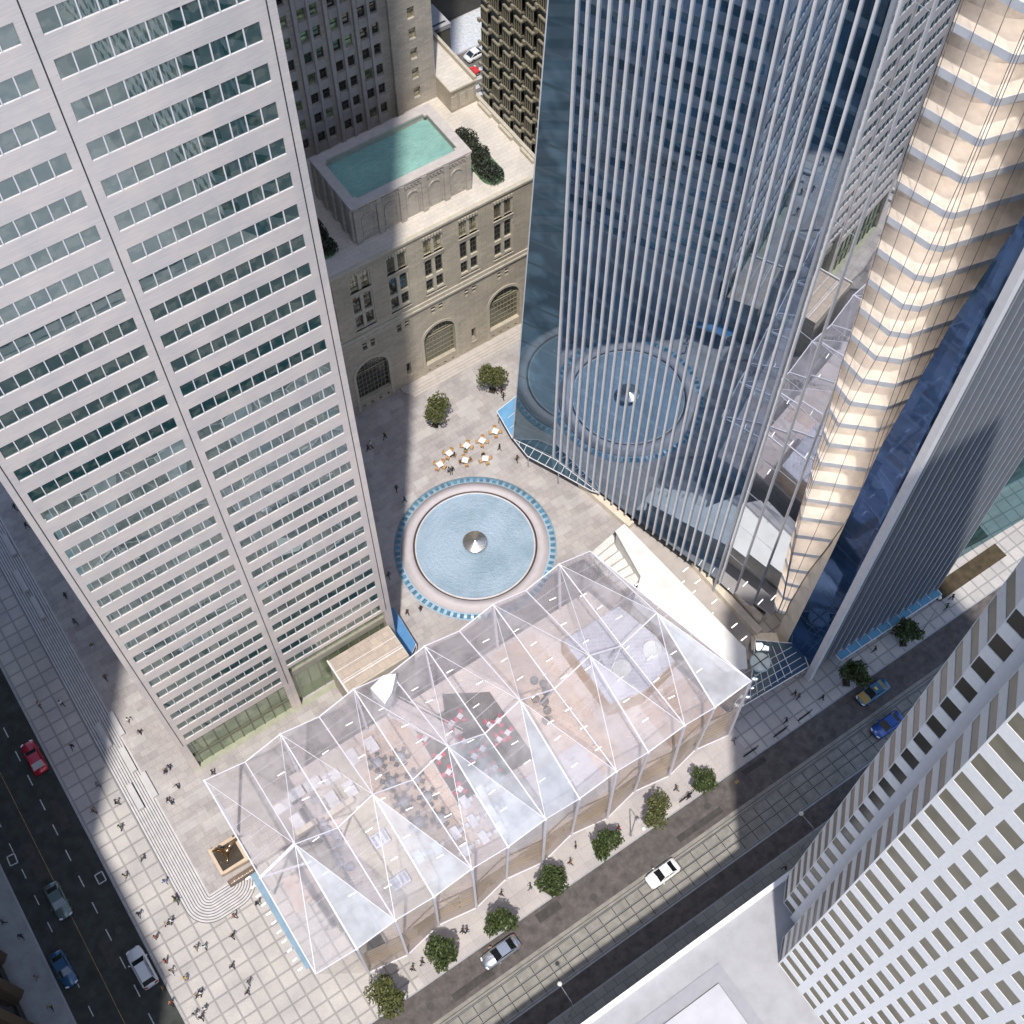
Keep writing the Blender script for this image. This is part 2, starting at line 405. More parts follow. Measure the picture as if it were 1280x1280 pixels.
# ================================================================ steel ribbon-window tower
t = thing('steel_tower', 'tall brushed steel office tower with dark ribbon windows and a narrow central seam', 'office tower', (10.5, 77, PZ))
TX0, TX1, TY0, TY1 = -3.7, 24.9, 62.2, 92.0
TH_TOP = 190
rows = [(9.5+3.16*k, 11.0+3.16*k) for k in range(0, 33)]
w = MB()
# front, left and right halves (a recessed base below each)
wl = facade(w, (TX0, TY0), (1, 0), (0, -1), 14.2, 8.2, 114.5, [(1.13, 13.55)], rows, .09)
wr = facade(w, (TX0+14.2, TY0), (1, 0), (0, -1), 14.4, 12.0, 114.5, [(.65, 13.1)], rows[1:], .09)
side_rows = rows[1:28]
ws = facade(w, (TX1, TY0), (0, 1), (1, 0), TY1-TY0, 8, 114.5, [(1.2, 14.2), (15.6, 28.6)], side_rows, .09)
w.box(TX0, TX1, TY0, TY1, 114.5, TH_TOP)
w.poly([(TX0, TY1, 0), (TX0, TY0, 0), (TX0, TY0, 114.5), (TX0, TY1, 114.5)]); w.poly([(TX1, TY1, 0), (TX0, TY1, 0), (TX0, TY1, 114.5), (TX1, TY1, 114.5)])
w.box(TX0, TX0+.9, TY0, TY0+1, PZ, 8.2); w.box(TX1-.9, TX1, TY0, TY0+1, PZ, 12.0); w.box(TX0+13.6, TX0+14.2, TY0+.005, TY0+1.4, PZ, 8.19); w.box(TX0+14.21, TX0+14.8, TY0+.005, TY0+1.4, PZ, 11.99)
w.poly([(TX0, TY0, 8.2), (TX0+14.2, TY0, 8.2), (TX0+14.2, TY0+2.4, 8.2), (TX0, TY0+2.4, 8.2)]); w.poly([(TX0+14.2, TY0, 12), (TX1, TY0, 12), (TX1, TY0+2.4, 12), (TX0+14.2, TY0+2.4, 12)])
w.box(TX1-.3, TX1, TY0+1, TY1, PZ, 8)
w.build('wall', STEEL, t)
def ribbon(parent, r, npan, d, n, glassm, mull=True):
    (ua, ub), (c, e), q = r
    g = MB(); g.poly(q); g.poly([q[0], q[1], (q[1][0]-n[0]*.0, q[1][1]-n[1]*.0, c+.001), (q[0][0], q[0][1], c+.001)])
    o = g.build('ribbon_window', glassm, parent)
    if mull:
        m = MB()
        for k in range(1, npan):
            f = k/npan; x = q[0][0]+(q[1][0]-q[0][0])*f; y = q[0][1]+(q[1][1]-q[0][1])*f
            m.obox((x-d[0]*.04, y-d[1]*.04), d, n, .08, .075, c+.01, e-.01)
        m.obox((q[0][0], q[0][1]), d, n, ub-ua, .03, c, c+.04)
        mo = m.build('mullion', FIN); mo.parent = o
    return o
for r in wl+wr: ribbon(t, r, 11, (1, 0), (0, -1), WINT)
side = MB()
for r in ws: side.poly(r[2])
o = side.build('side_ribbon_window', WINT, t)
side = MB()   # thin dark seams down the facade and the corner strips
for x in (TX0+.55, 10.5, TX1-.62): side.box(x-.045, x+.045, TY0-.012, TY0+.02, 8.3 if x < 20 else 12.1, 114.4)
side.box(TX1+.005, TX1+.012, TY0+.7, TY0+.78, 8.2, 114)
side.build('seam', DARKM, t)
g = MB(); g.poly([(TX0, TY0+.5, PZ), (10.5, TY0+.5, PZ), (10.5, TY0+.5, 8.2), (TX0, TY0+.5, 8.2)]); lob = g.build('lobby_window', LOBBYG, t)
m = MB()
for k in range(1, 10): x = TX0+k*1.42; m.box(x-.05, x+.05, TY0+.40, TY0+.5, PZ, 8.2)
m.box(TX0+.9, 10.1, TY0+.3, TY0+.5, 3.2, 3.5)
m.build('mullion', mat('bronze_frame', (.12, .12, .08), .5)).parent = lob
g = MB(); g.poly([(10.5, TY0+.8, PZ), (TX1, TY0+.8, PZ), (TX1, TY0+.8, 12), (10.5, TY0+.8, 12)]); lob = g.build('lobby_window', LOBBYG, t)
m = MB()
for k in range(1, 10): x = 10.5+k*1.42; m.box(x-.05, x+.05, TY0+.70, TY0+.8, PZ, 12)
m.box(11.1, TX1-.9, TY0+.5, TY0+.8, 8.2, 9.5); m.box(11.1, TX1-.9, TY0+.4, TY0+.8, 11.2, 11.99)
m.build('mullion', mat('bronze_beam', (.30, .29, .24), .5)).parent = lob
m = MB(); m.box(TX0, TX1, TY0-.25, TY0+.5, PZ, PZ+.03); m.build('threshold', mat('green_stone', (.36, .37, .28), .5), t)
# stone roofed link in front of the tower
t = thing('link_block', 'low link block with buff stone paver roof in front of the steel tower', 'building', (20, 59.5, PZ))
m = MB(); m.box(15.8, 24.1, 57.3, 62.05, PZ, 8.3); m.build('wall', STONEP, t)
m = MB(); m.poly([(16.0, 57.45, 8.31), (23.95, 57.45, 8.31), (23.95, 62.0, 8.31), (16.0, 62.0, 8.31)]); m.build('roof', brickmat('buff_pavers', (.52, .44, .37), (.42, .36, .31), (.33, .28, .25), .8, .8, .02, .5), t)
m = MB(); m.box(15.62, 15.8, 57.2, 62.05, 7.9, 8.6); m.box(15.8, 24.1, 58.6, 58.7, 8.311, 8.36); m.box(15.8, 24.1, 60.3, 60.36, 8.311, 8.36); m.box(15.8, 24.1, 58.9, 58.95, 8.311, 8.36); m.build('parapet', FIN, t)
# blue glass canopy beside the tower corner
def canopy(name, label, pl, z, m, barm, nb, drop=.0, posts=True):
    t = thing(name, label, 'canopy', (sum(p[0] for p in pl)/len(pl), sum(p[1] for p in pl)/len(pl), PZ))
    g = MB(); g.prism(pl, z, z+.08); g.build('glass_roof', m, t)
    f = MB()
    for i in range(len(pl)): f.bar((*pl[i], z-.04), (*pl[(i+1) % len(pl)], z-.04), .07)
    f.build('frame', barm, t)
    if posts:
        for p in (pl[0], pl[len(pl)//2]):
            s = MB(); s.tube([(p[0], p[1], PZ-.4), (p[0], p[1], z)], .06, 8); s.build('post', barm, t)
    return t
canopy('glass_canopy', 'deep blue glass canopy running out from the foot of the steel tower corner', [(25.0, 63.0), (26.4, 66.2), (26.8, 66.0), (26.5, 60.3), (25.2, 59.3), (24.6, 60.5)], 3.0, mat('blue_glass_sheet', (.10, .25, .48), .15, var=.1), FIN, 3)

# ================================================================ fountain
FC = (40.75, 68.75)
WATER = None
def watermat(name, col, deep, scale, strength, rough=.04, rings=None):
    m, nt, out = _nodes(name)
    p = N(nt, 'ShaderNodeBsdfPrincipled', Roughness=rough); p.inputs['IOR'].default_value = 1.33; p.inputs['Specular IOR Level'].default_value = .8
    co = objco(nt)
    nn = noise(nt, co, scale, 3, .6)
    nt.links.new(ramp2(nt, noise(nt, co, .18, 3), deep, col, .4, .62), p.inputs['Base Color'])
    h = nn
    if rings:
        v = N(nt, 'ShaderNodeVectorMath'); v.operation = 'DISTANCE'; nt.links.new(co, v.inputs[0]); v.inputs[1].default_value = rings
        wv = math_n(nt, 'SINE', math_n(nt, 'MULTIPLY', v.outputs['Value'], 9.0))
        h = math_n(nt, 'ADD', nn, math_n(nt, 'MULTIPLY', wv, .05))
    bp = N(nt, 'ShaderNodeBump', Strength=strength, Distance=.12); nt.links.new(h, bp.inputs['Height']); nt.links.new(bp.outputs[0], p.inputs['Normal'])
    nt.links.new(p.outputs[0], out.inputs[0]); return m
t = thing('fountain', 'round fountain with blue water, pale stone rim and a ring of blue glass blocks', 'fountain', (FC[0], FC[1], PZ))
m = MB(); m.lathe(FC, [(9.65, PZ), (9.65, PZ+.25), (9.3, PZ+.3), (9.25, PZ+.55), (8.15, PZ+.6), (8.12, PZ+.42)], 96); m.build('rim', mat('fountain_stone', (.52, .48, .50), .7, var=.06, fine=.12), t)
m = MB(); m.lathe(FC, [(8.12, PZ+.42), (8.12, PZ+.28), (7.85, PZ+.27)], 96); m.build('gutter', mat('gutter_dark', (.07, .055, .05), .4), t)
m = MB(); m.lathe(FC, [(7.86, PZ+.2), (7.86, PZ+.52), (7.72, PZ+.54), (7.70, PZ+.4)], 96); m.build('lip', mat('pale_lip', (.62, .60, .62), .5), t)
m = MB(); m.lathe(FC, [(7.71, PZ+.46), (5, PZ+.46), (2.5, PZ+.46), (.02, PZ+.46)], 96); m.build('water', watermat('fountain_water', (.36, .47, .58), (.27, .37, .46), 4.2, 1.6, rings=(FC[0], FC[1], PZ+.46)), t)
m = MB(); m.lathe(FC, [(.9, PZ+.3), (.7, PZ+1.2)], 24); m.build('stem', DARKM, t)
m = MB(); m.lathe(FC, [(1.6, PZ+1.22), (1.63, PZ+1.32), (1.55, PZ+1.38), (.12, PZ+1.62), (.0, PZ+1.7)], 48); m.build('disc', mat('polished_disc', (.80, .77, .72), .22, metal=.9, var=.06, scale=3), t)
GB = mirror('blue_glass_block', (.08, .16, .23), (.7, .9, 1), .08, .05, vary=((.10, .26, .38), 0, 1.5))
GBJ = mat('pale_blue_glass', (.32, .44, .54), .35, var=.08)
m = MB(); m.lathe(FC, [(10.65, PZ), (10.65, PZ+.05), (9.66, PZ+.05)], 144); m.build('glass_border', GBJ, t)
for k in range(72):
    m = MB(); a = 2*math.pi*k/72; m.lathe(FC, [(10.5, PZ+.06), (9.85, PZ+.06)], 2, a0=a+.012, a1=a+.062, smooth=False); m.build('glass_block', GB, t)

# ================================================================ limestone bank hall with roof pool
t = thing('bank_hall', 'buff limestone bank hall with tall arched windows and a pale paved roof', 'building', (52, 104, PZ))
HY = 95.4
m = MB()
bays = [(35.1+5.28*k-3, 35.1+5.28*k) for k in range(0, 7)]
bays = [(a-18, b_-18) for a, b_ in bays if True]
# upper storeys: each bay has a top pair and a tall two-light group, recessed
X0 = 18.0
upper = facade(m, (X0, HY), (1, 0), (0, -1), 51.7, 16.4, 28.9, [(x-X0, x+3.0-X0) for x in [19.5+5.28*k for k in range(9)]], [(17.3, 23.9), (24.7, 27.9)], .42)
arch_x = [20.9+10.6*k for k in range(5)]       # big arches
arch_x = [31.2, 41.9, 52.6, 63.3]
ops = []; zso = None
# ground storey in bands so that arches, slits and small windows can differ
SL = [(x+5.5-.35, x+5.5+.35) for x in arch_x]
m2 = m
def band(z0, z1, us, zs, dep): return facade(m2, (X0, HY), (1, 0), (0, -1), 51.7, z0, z1, [(a-X0, c-X0) for a, c in us], zs, dep)
base_small = [(x-1.95+1.3*k-.2, x-1.95+1.3*k+.2) for x in arch_x for k in range(4)]
f0 = band(PZ, 1.8, base_small, [(1.0, 1.45)], .3)
arches = band(1.8, 11.0, sorted([(x-2.5, x+2.5) for x in arch_x]+SL), [(2.6, 10.6)], .6)
f1 = band(11.0, 15.4, [(x+k, x+k+.65) for x in [41.1-5.28*4+5.28*j for j in range(9)] for k in (0, 1.2)], [(13.0, 14.4)], .35)
m.poly([(X0+51.7, HY, PZ), (X0+51.7, 122, PZ), (X0+51.7, 122, 28.9), (X0+51.7, HY, 28.9)])
m.poly([(X0, 150, PZ), (X0, HY, PZ), (X0, HY, 28.9), (X0, 150, 28.9)])
m.build('wall', STONE, t)
m = MB()   # string course, cornice, parapet
m.box(X0-.1, 69.85, HY-.28, HY+.1, 15.4, 15.75); m.box(X0-.1, 69.8, HY-.16, HY+.1, 15.75, 16.4)
m.box(X0-.1, 69.85, HY-.2, HY+.35, 28.9, 29.25); m.box(69.5, 69.95, HY+.35, 128, 28.5, 29.6)
for k in range(6): m.box(69.15, 69.5, 97.5+k*4.9, 100.4+k*4.9, 28.8, 29.35)
m.build('cornice', STONEP, t)
m = MB(); m.poly([(X0, HY+.3, 28.8), (69.6, HY+.3, 28.8), (69.6, 130, 28.8), (X0, 130, 28.8)]); m.build('roof', ROOFW, t)
FRM = mat('window_frame_dark', (.10, .09, .07), .6)
def arched_light(mbg, mbw, x0, x1, z0, z1, y, ytrim):
    """arched light: glass polygon plus the stone above the curve"""
    r = (x1-x0)/2; cx = (x0+x1)/2; zs = z1-r
    arc = [(cx+r*math.cos(a), zs+r*math.sin(a)) for a in [math.pi*k/10 for k in range(11)]]
    for k in range(10):
        a, c = arc[k], arc[k+1]; mbw.poly([(a[0], ytrim, a[1]), (c[0], ytrim, c[1]), (c[0], ytrim, z1+.02), (a[0], ytrim, z1+.02)])
        mbw.poly([(a[0], ytrim, a[1]), (a[0], y, a[1]), (c[0], y, c[1]), (c[0], ytrim, c[1])])
wn = 0
for (ua, ub), (c, e), q in upper:
    xa, xb = X0+ua, X0+ub; yy = HY+.42
    win = MB(); win.poly([(xa, yy, c), (xb, yy, c), (xb, yy, e), (xa, yy, e)])
    wn += 1
    glass = WINL if (c > 24 and wn % 3) else (WIND if wn % 2 else OLIVE)
    wo = win.build('window', glass, t)
    fr = MB(); cx = (xa+xb)/2; h = .18
    fr.box(cx-.22, cx+.22, yy-.30, yy, c, e); fr.box(xa, xa+h, yy-.28, yy, c, e); fr.box(xb-h, xb, yy-.28, yy, c, e)
    tops = [(c, e-.25)] if c > 24 else [(c+3.3, e-.3)]
    if c < 20:
        fr.box(xa+h, xb-h, yy-.26, yy, c+2.6, c+3.2); fr.box(xa+h, xb-h, yy-.26, yy, c, c+.4)
    for (zz0, zz1) in tops:
        for (p, qx) in ((xa+h, cx-.22), (cx+.22, xb-h)): arched_light(win, fr, p, qx, zz0, zz1, yy, yy-.2)
    fr.box(xa+h, xb-h, yy-.24, yy, e-.28, e)
    if c > 24:
        for k in range(7): fr.box(xa+.1+k*.42, xa+.1+k*.42+.26, HY-.1, HY+.3, e-.15, e+.3)
    fr.box(xa-.05, xb+.05, HY-.12, HY+.3, c-.22, c)
    fr.build('frame', STONEP).parent = wo
    bars = MB()
    for p in ((xa+cx)/2, (xb+cx)/2): bars.box(p-.025, p+.025, yy-.05, yy-.01, c, e)
    for zz in [c+.6+k*.95 for k in range(int((e-c)/.95))]: bars.box(xa, xb, yy-.05, yy-.01, zz-.03, zz+.03)
    bars.build('glazing_bar', FRM).parent = wo
for (ua, ub), (c, e), q in arches:
    xa, xb = X0+ua, X0+ub; yy = HY+.6
    win = MB(); win.poly([(xa, yy, c), (xb, yy, c), (xb, yy, e), (xa, yy, e)])
    big = xb-xa > 2
    wo = win.build('arched_window' if big else 'slit_window', (WIND if xa < 45 or not big else mirror('arch_glass', (.13, .12, .085), (.7, .75, .75), .12, .04)) if big else WIND, t)
    fr = MB()
    if big:
        arched_light(win, fr, xa, xb, c, e, yy, HY+.002)
        cx = (xa+xb)/2; r = (xb-xa)/2; zs = e-r     # voussoir ring
        for k in range(24):
            a0, a1 = math.pi*k/24, math.pi*(k+1)/24
            fr.poly([(cx+(r)*math.cos(a0), HY-.10, zs+r*math.sin(a0)), (cx+r*math.cos(a1), HY-.10, zs+r*math.sin(a1)), (cx+(r+.42)*math.cos(a1), HY-.10, zs+(r+.42)*math.sin(a1)), (cx+(r+.42)*math.cos(a0), HY-.10, zs+(r+.42)*math.sin(a0))])
            fr.poly([(cx+(r+.42)*math.cos(a0), HY-.10, zs+(r+.42)*math.sin(a0)), (cx+(r+.42)*math.cos(a1), HY-.10, zs+(r+.42)*math.sin(a1)), (cx+(r+.42)*math.cos(a1), HY, zs+(r+.42)*math.sin(a1)), (cx+(r+.42)*math.cos(a0), HY, zs+(r+.42)*math.sin(a0))])
        for x in (xa-.42, xb): fr.box(x, x+.42, HY-.10, HY, PZ, zs)
        fr.build('surround', STONEP).parent = wo
        bars = MB()
        for k in range(1, 9): x = xa+k*(xb-xa)/9; bars.box(x-.03, x+.03, yy-.08, yy-.01, c, e)
        for k in range(1, 8): z = c+k*.98; bars.box(xa, xb, yy-.08, yy-.01, z-.03, z+.03)
        bars.box(xa, xb, yy-.2, yy-.09, zs-.1, zs+.1)
        bars.build('glazing_bar', mat('pale_bar', (.30, .28, .2), .6)).parent = wo
    else:
        fr.box(xa, xb, HY+.01, yy, 2.6, 3.0); fr.box(xa, xb, HY+.01, yy, 5.4, 10.6); fr.box(xa-.1, xb+.1, HY-.12, HY+.3, 2.4, 2.62)
        fr.build('surround', STONE).parent = wo
for lst, nm in ((f0, 'cellar_window'), (f1, 'small_window')):
    for (ua, ub), (c, e), q in lst:
        w_ = MB(); w_.poly(q); wo = w_.build(nm, WIND, t)
        if nm == 'small_window':
            fr = MB(); cz = (c+e)/2; fr.box(X0+ua, X0+ub, HY+.1, HY+.3, cz-.05, cz+.05); fr.build('glazing_bar', STONEP).parent = wo
# stone terrace wing at the back right of the roof
m = MB(); m.box(65.6, 69.4, 110.9, 128, 28.81, 32.2); m.build('wing', STONE, t)
m = MB(); m.box(65.75, 69.2, 111.1, 128, 32.2, 32.22); m.build('wing_roof', ROOFW, t)
m = MB()
for x in (66.0, 67.3, 68.6): m.box(x-.42, x+.42, 110.84, 110.9, 29.2, 31.4)
m.build('blind_panel', STONEP, t)
m = MB(); m.box(65.6, 69.6, 110.75, 110.9, 32.2, 32.5); m.box(69.2, 69.6, 110.9, 128, 32.2, 32.9); m.build('wing_parapet', STONEP, t)

# roof pool
px0, px1, py0, py1 = 44.0, 60.6, 98.7, 108.2; pz = 28.81; pt = 35.0
t = thing('roof_pool', 'stone walled rooftop box holding turquoise tiled water on the limestone hall', 'pool', (52.3, 103.4, pz))
m = MB(); th = .9
m.box(px0, px1, py0, py0+th, pz, pt-.3); m.box(px0, px1, py1-th, py1, pz, pt-.3); m.box(px0, px0+th, py0+th, py1-th, pz, pt-.3); m.box(px1-th, px1, py0+th, py1-th, pz, pt-.3)
m.build('wall', STONED, t)
m = MB(); o_ = .22
m.box(px0-o_, px1+o_, py0-o_, py0+th+.1, pt-.3, pt); m.box(px0-o_, px1+o_, py1-th-.1, py1+o_, pt-.3, pt); m.box(px0-o_, px0+th+.1, py0+th+.1, py1-th-.1, pt-.3, pt); m.box(px1-th-.1, px1+o_, py0+th+.1, py1-th-.1, pt-.3, pt)
for s in (0, 1):
    y = py0+th+.1 if s == 0 else py1-th-.5
    m.box(px0+th+.1, px0+th+.5, y, y+.4, pt-.35, pt-.05); m.box(px1-th-.5, px1-th-.1, y, y+.4, pt-.35, pt-.05)
m.build('coping', mat('coping_stone', (.50, .46, .44), .75, var=.1), t)
m = MB(); m.box(px0+th, px1-th, py0+th, py1-th, pt-1.25, pt-1.15); m.build('water', brickmat('pool_water', (.30, .52, .46), (.24, .45, .41), (.18, .37, .35), .62, .22, .02, .5, rough=.12), t)
for k in range(6):      # front pilasters
    x = px0+k*(px1-px0-.75)/5; m = MB(); m.box(x, x+.75, py0-.28, py0, pz, pt-.31); m.build('pilaster', STONED, t)
for k in range(5):      # left side pilasters
    y = py0+.2+k*(py1-py0-.9)/4; m = MB(); m.box(px0-.28, px0, y, y+.7, pz, pt-.31); m.build('pilaster', STONED, t)
for k in range(5):      # blind arches between them
    xa = px0+k*(px1-px0-.75)/5+.75; xb = px0+(k+1)*(px1-px0-.75)/5; cx = (xa+xb)/2; r = (xb-xa)/2-.5
    m = MB()
    for j in range(12):
        a0, a1 = math.pi*j/12, math.pi*(j+1)/12; zs = 32.2
        for (r0, r1, yy) in ((r, r+.22, py0-.12),):
            P_ = [(cx+r0*math.cos(a0), yy, zs+r0*math.sin(a0)), (cx+r0*math.cos(a1), yy, zs+r0*math.sin(a1)), (cx+r1*math.cos(a1), yy, zs+r1*math.sin(a1)), (cx+r1*math.cos(a0), yy, zs+r1*math.sin(a0))]
            m.poly(P_); m.poly([P_[3], P_[2], (P_[2][0], py0, P_[2][2]), (P_[3][0], py0, P_[3][2])])
    m.box(cx-r-.22, cx-r, py0-.12, py0, pz+.6, 32.2); m.box(cx+r, cx+r+.22, py0-.12, py0, pz+.6, 32.2)
    m.build('blind_arch', STONED, t)
    m = MB(); m.box(xa+.1, xb-.1, py0-.16, py0, 34.3, 34.45)
    for j in range(5): m.box(xa+.15+j*.5, xa+.15+j*.5+.28, py0-.16, py0, 33.95, 34.31)
    m.build('corbel_table', STONED, t)

# dark stone office tower behind
t = thing('stone_tower', 'grey stone office tower with paired windows between vertical ribs behind the roof pool', 'office tower', (50, 125, 28.81))
m = MB(); SX0, SX1, SY = 14.0, 65.6, 114.5
prs = []; x = 17.2
cols_ = [48.0-3.95*k for k in range(8)][::-1]+[51.9, 55.6]
us = []
for cx in cols_:
    us += [(cx-SX0, cx+1.05-SX0), (cx+1.55-SX0, cx+2.6-SX0)]
us.append((62.2-SX0, 63.2-SX0))
zr = [(30.2+3.1*k, 31.9+3.1*k) for k in range(9)]
res = facade(m, (SX0, SY), (1, 0), (0, -1), SX1-SX0, 28.81, 59, us, zr, .35)
m.poly([(SX1, SY, 28.81), (SX1, 150, 28.81), (SX1, 150, 59), (SX1, SY, 59)]); m.box(SX0, SX1, SY, 150, 59, 120)
m.box(59.4, 60.2, SY-.5, SY, 28.82, 59); m.box(60.2, SX1, SY-.004, SY-.003, 58.9, 59)
m.build('wall', STONED, t)
m = MB()
for cx in cols_:
    m.box(cx+1.12, cx+1.48, SY-.35, SY, 28.82, 59); m.box(cx-.75, cx-.35, SY-.5, SY, 28.82, 59)
    for a, c in zr:
        m.box(cx-.02, cx+2.62, SY-.08, SY+.3, a-1.3, a-.02)
m.build('rib', mat('rib_stone', (.44, .42, .42), .8, var=.12, fine=.2), t)
k = 0
vis = [r for r in res if r[0][0]+SX0 > 43]
LITG = mirror('green_lit_glass', (.13, .17, .09), (.7, .8, .75), .12, .04, vary=((.30, .36, .2), 0, .9))
for r in vis:
    if k >= 98: break
    k += 1
    w_ = MB(); w_.poly(r[2]); lit = r[0][0]+SX0 > 61
    wo = w_.build('window', WINL if lit else (LITG if random.random() < .3 else WIND), t)
    fr = MB(); q = r[2]; cz = (r[1][0]+r[1][1])/2; fr.box(q[0][0], q[1][0], SY+.28, SY+.34, cz-.04, cz+.04); fr.build('frame', FRM).parent = wo
w_ = MB()
for r in res:
    if r not in vis[:98]: w_.poly(r[2])
o = w_.build('distant_window', WIND, t); o['kind'] = 'stuff'
# ================================================================ glass tower with fins and lit atrium
PEACH = mat('warm_timber_interior', (.86, .72, .62), .6, var=.26, scale=.9)
PEACH2 = mat('warm_floor', (.86, .78, .70), .5, var=.16, scale=.6)
SLABE = mat('slab_edge_white', (.90, .91, .96), .5, var=.05)
BLOCKM = mat('light_block_dark', (.03, .04, .05), .8)
CLR = clear('atrium_glass', .10, (.8, .8, .82), .07)
BEIGE = mat('beige_stone', (.72, .64, .53), .6, var=.1)
GTOP = 130.0; GZ = 3.4
A1 = Vector((53.14, 78.3)); A2 = Vector((55.97, 72.72)); A3 = Vector((62.6, 46.27)); A4 = Vector((64.85, 38.32)); C1 = Vector((64.75, 30.65)); D1 = Vector((84.75, 30.19))
t = thing('glass_tower', 'blue glass tower with pale vertical fins and a warm lit atrium at its corner', 'office tower', (66, 55, PZ))
def vquad(mb, a, b, z0, z1): mb.poly([(a[0], a[1], z0), (b[0], b[1], z0), (b[0], b[1], z1), (a[0], a[1], z1)])
def A1z(z): f = .0428*(z-4)/ (A1-A2).length; q = A1.lerp(A2, f*1.12); return q
m = MB(); q_ = A1z(GTOP); m.poly([(A1[0], A1[1], GZ), (A2[0], A2[1], GZ), (A2[0], A2[1], GTOP), (q_[0], q_[1], GTOP)]); m.build('corner_glass', mirror('sea_blue_curtain_wall', (.045, .075, .10), (.62, .74, .84), .17, .02, bands=(3.65, .4, (.06, .095, .12)), wav=.02), t)
m = MB(); m.bar((A1[0], A1[1], GZ), (q_[0], q_[1], GTOP), .10); m.build('edge_trim', FIN, t)
m = MB(); vquad(m, A2, A3, GZ, GTOP); m.build('finned_glass', GTB, t)
EB = [(3.4, 38.30), (19.65, 39.38), (48.66, 40.78), (80, 42.03), (GTOP, 42.03)]
def zcut(y):
    if y >= 42.03: return GTOP
    for (z0, y0_), (z1, y1_) in zip(EB, EB[1:]):
        if y0_ <= y <= y1_ and y1_ > y0_: return z0+(z1-z0)*(y-y0_)/(y1_-y0_)
    return GZ
dd = (A4-A3).normalized(); nn3 = Vector((dd.y, -dd.x)); nn3 = nn3 if nn3.x < 0 else -nn3
m = MB(); nb = 3; saw = .13
for k in range(nb):     # bays stepped and turned, an added shape that brings the steel tower's reflection
    a = A3.lerp(A4, k/nb); c = A3.lerp(A4, (k+1)/nb); w_ = (c-a).length; c2 = c+nn3*w_*saw
    za, zc = zcut(a.y), zcut(c.y); ym = None
    P_l = [(a.x, a.y, GZ), (c2.x, c2.y, GZ), (c2.x, c2.y, zc)]
    for (zz, yy) in EB[1:4]:
        if c.y < yy < a.y: f = (a.y-yy)/(a.y-c.y); q = a.lerp(c2, f); P_l.append((q.x, q.y, zz))
    if za >= GTOP and zc < GTOP: f = (a.y-42.03)/(a.y-c.y); q = a.lerp(c2, f); P_l.append((q.x, q.y, GTOP))
    P_l.append((a.x, a.y, za)); m.poly(P_l)
    if zc > GZ+.2: bl = MB(); bl.poly([(c.x, c.y, GZ), (c2.x, c2.y, GZ), (c2.x, c2.y, zc), (c.x, c.y, zc)]); bl.build('added_return', FIN, t)
m.build('mirror_glass', GTB2, t)
m = MB()
for k in range(1, 13):
    z = 4+7.3*k; e = 0
    for q in range(nb):
        a = A3.lerp(A4, q/nb); c2 = A3.lerp(A4, (q+1)/nb); c2 = c2+nn3*(c2-a).length*saw
        if z < zcut(c2.y): m.bar((a.x+nn3.x*.01, a.y+nn3.y*.01, z), (c2.x+nn3.x*.01, c2.y+nn3.y*.01, z), .03)
m.build('mullion', FING, t)
# atrium floor plates
TAB = [(11, (64.51, 37.78), (64.55, 37.7), (65.03, 37.02), (65.1, 36.95)), (18.3, (63.89, 38.21), (64, 38.1), (65.4, 36.71), (65.5, 36.65)), (25.5, (63.65, 38.93), (63.8, 38.7), (66.47, 36.17), (66.6, 36.1)),
       (32.8, (63.51, 39.56), (63.7, 39.2), (67.3, 35.7), (67.5, 35.6)), (40, (63.38, 39.9), (63.6, 39.2), (67.0, 35.98), (67.9, 35.72)), (47.4, (63.42, 40.3), (63.68, 38.89), (66.45, 36.3), (68.4, 35.7)),
       (54.7, (63.46, 40.95), (64.05, 38.55), (66.1, 36.45), (69, 35.75)), (62, (63.55, 41.3), (64.36, 37.97), (65.51, 36.81), (69.4, 35.75)), (73, (63.6, 41.9), (64.6, 37.8), (65.3, 37.0), (69.6, 36.0)), (80.2, (63.75, 42.2), (64.75, 37.7), (65.05, 37.3), (69.8, 36.1)),
       (91, (63.8, 42.3), (64.8, 37.7), (65.0, 37.4), (69.8, 36.1)), (170, (63.8, 42.3), (64.8, 37.7), (65.0, 37.4), (69.8, 36.1))]
def lev(z):
    z = max(11, min(169, z))
    for a, b_ in zip(TAB, TAB[1:]):
        if a[0] <= z <= b_[0]:
            f = (z-a[0])/(b_[0]-a[0]); return [Vector(a[i]).lerp(Vector(b_[i]), f) for i in range(1, 5)]
zs = [7.3+3.655*k for k in range(0, 34)]
for i, z in enumerate(zs):
    L, K, V, Rr = lev(z)
    hi_ = z > 44
    far = Vector((76.0, 34.4)) if hi_ else Rr
    ex = [Vector((64.85, 38.32)), Vector((64.55, 39.38)), Vector((64.15, 40.78)), Vector((63.8, 42.03)), Vector((63.8, 42.03))]; ez = [4, 19.65, 48.66, 80, GTOP]
    for q in range(4):
        if ez[q] <= z <= ez[q+1]: L = ex[q].lerp(ex[q+1], (z-ez[q])/(ez[q+1]-ez[q]))
    inn = [Vector((76.2, 36.0)), Vector((76.2, 44.5)), Vector((64.6, 44.8))] if hi_ else [Vector((70.2, 36.0)), Vector((70.2, 44.5)), Vector((64.6, 44.8))]
    pl = [L, K, V, far]+inn
    m = MB(); m.cur = 0; m.prism([tuple(p) for p in pl], z-.30, z); m.cur = 1
    e = [L, K, V, far]
    for a, c in zip(e, e[1:]):
        dr = (c-a); 
        if dr.length < .08: continue
        dr.normalize(); n_ = Vector((dr.y, -dr.x))
        if n_.dot(Vector((-1, -1))) < 0: n_ = -n_
        m.obox(a-n_*.0, dr, n_, (c-a).length, .06, z-.62, z+.10)
    m.build('floor_plate', [PEACH2, SLABE], t)
m = MB()
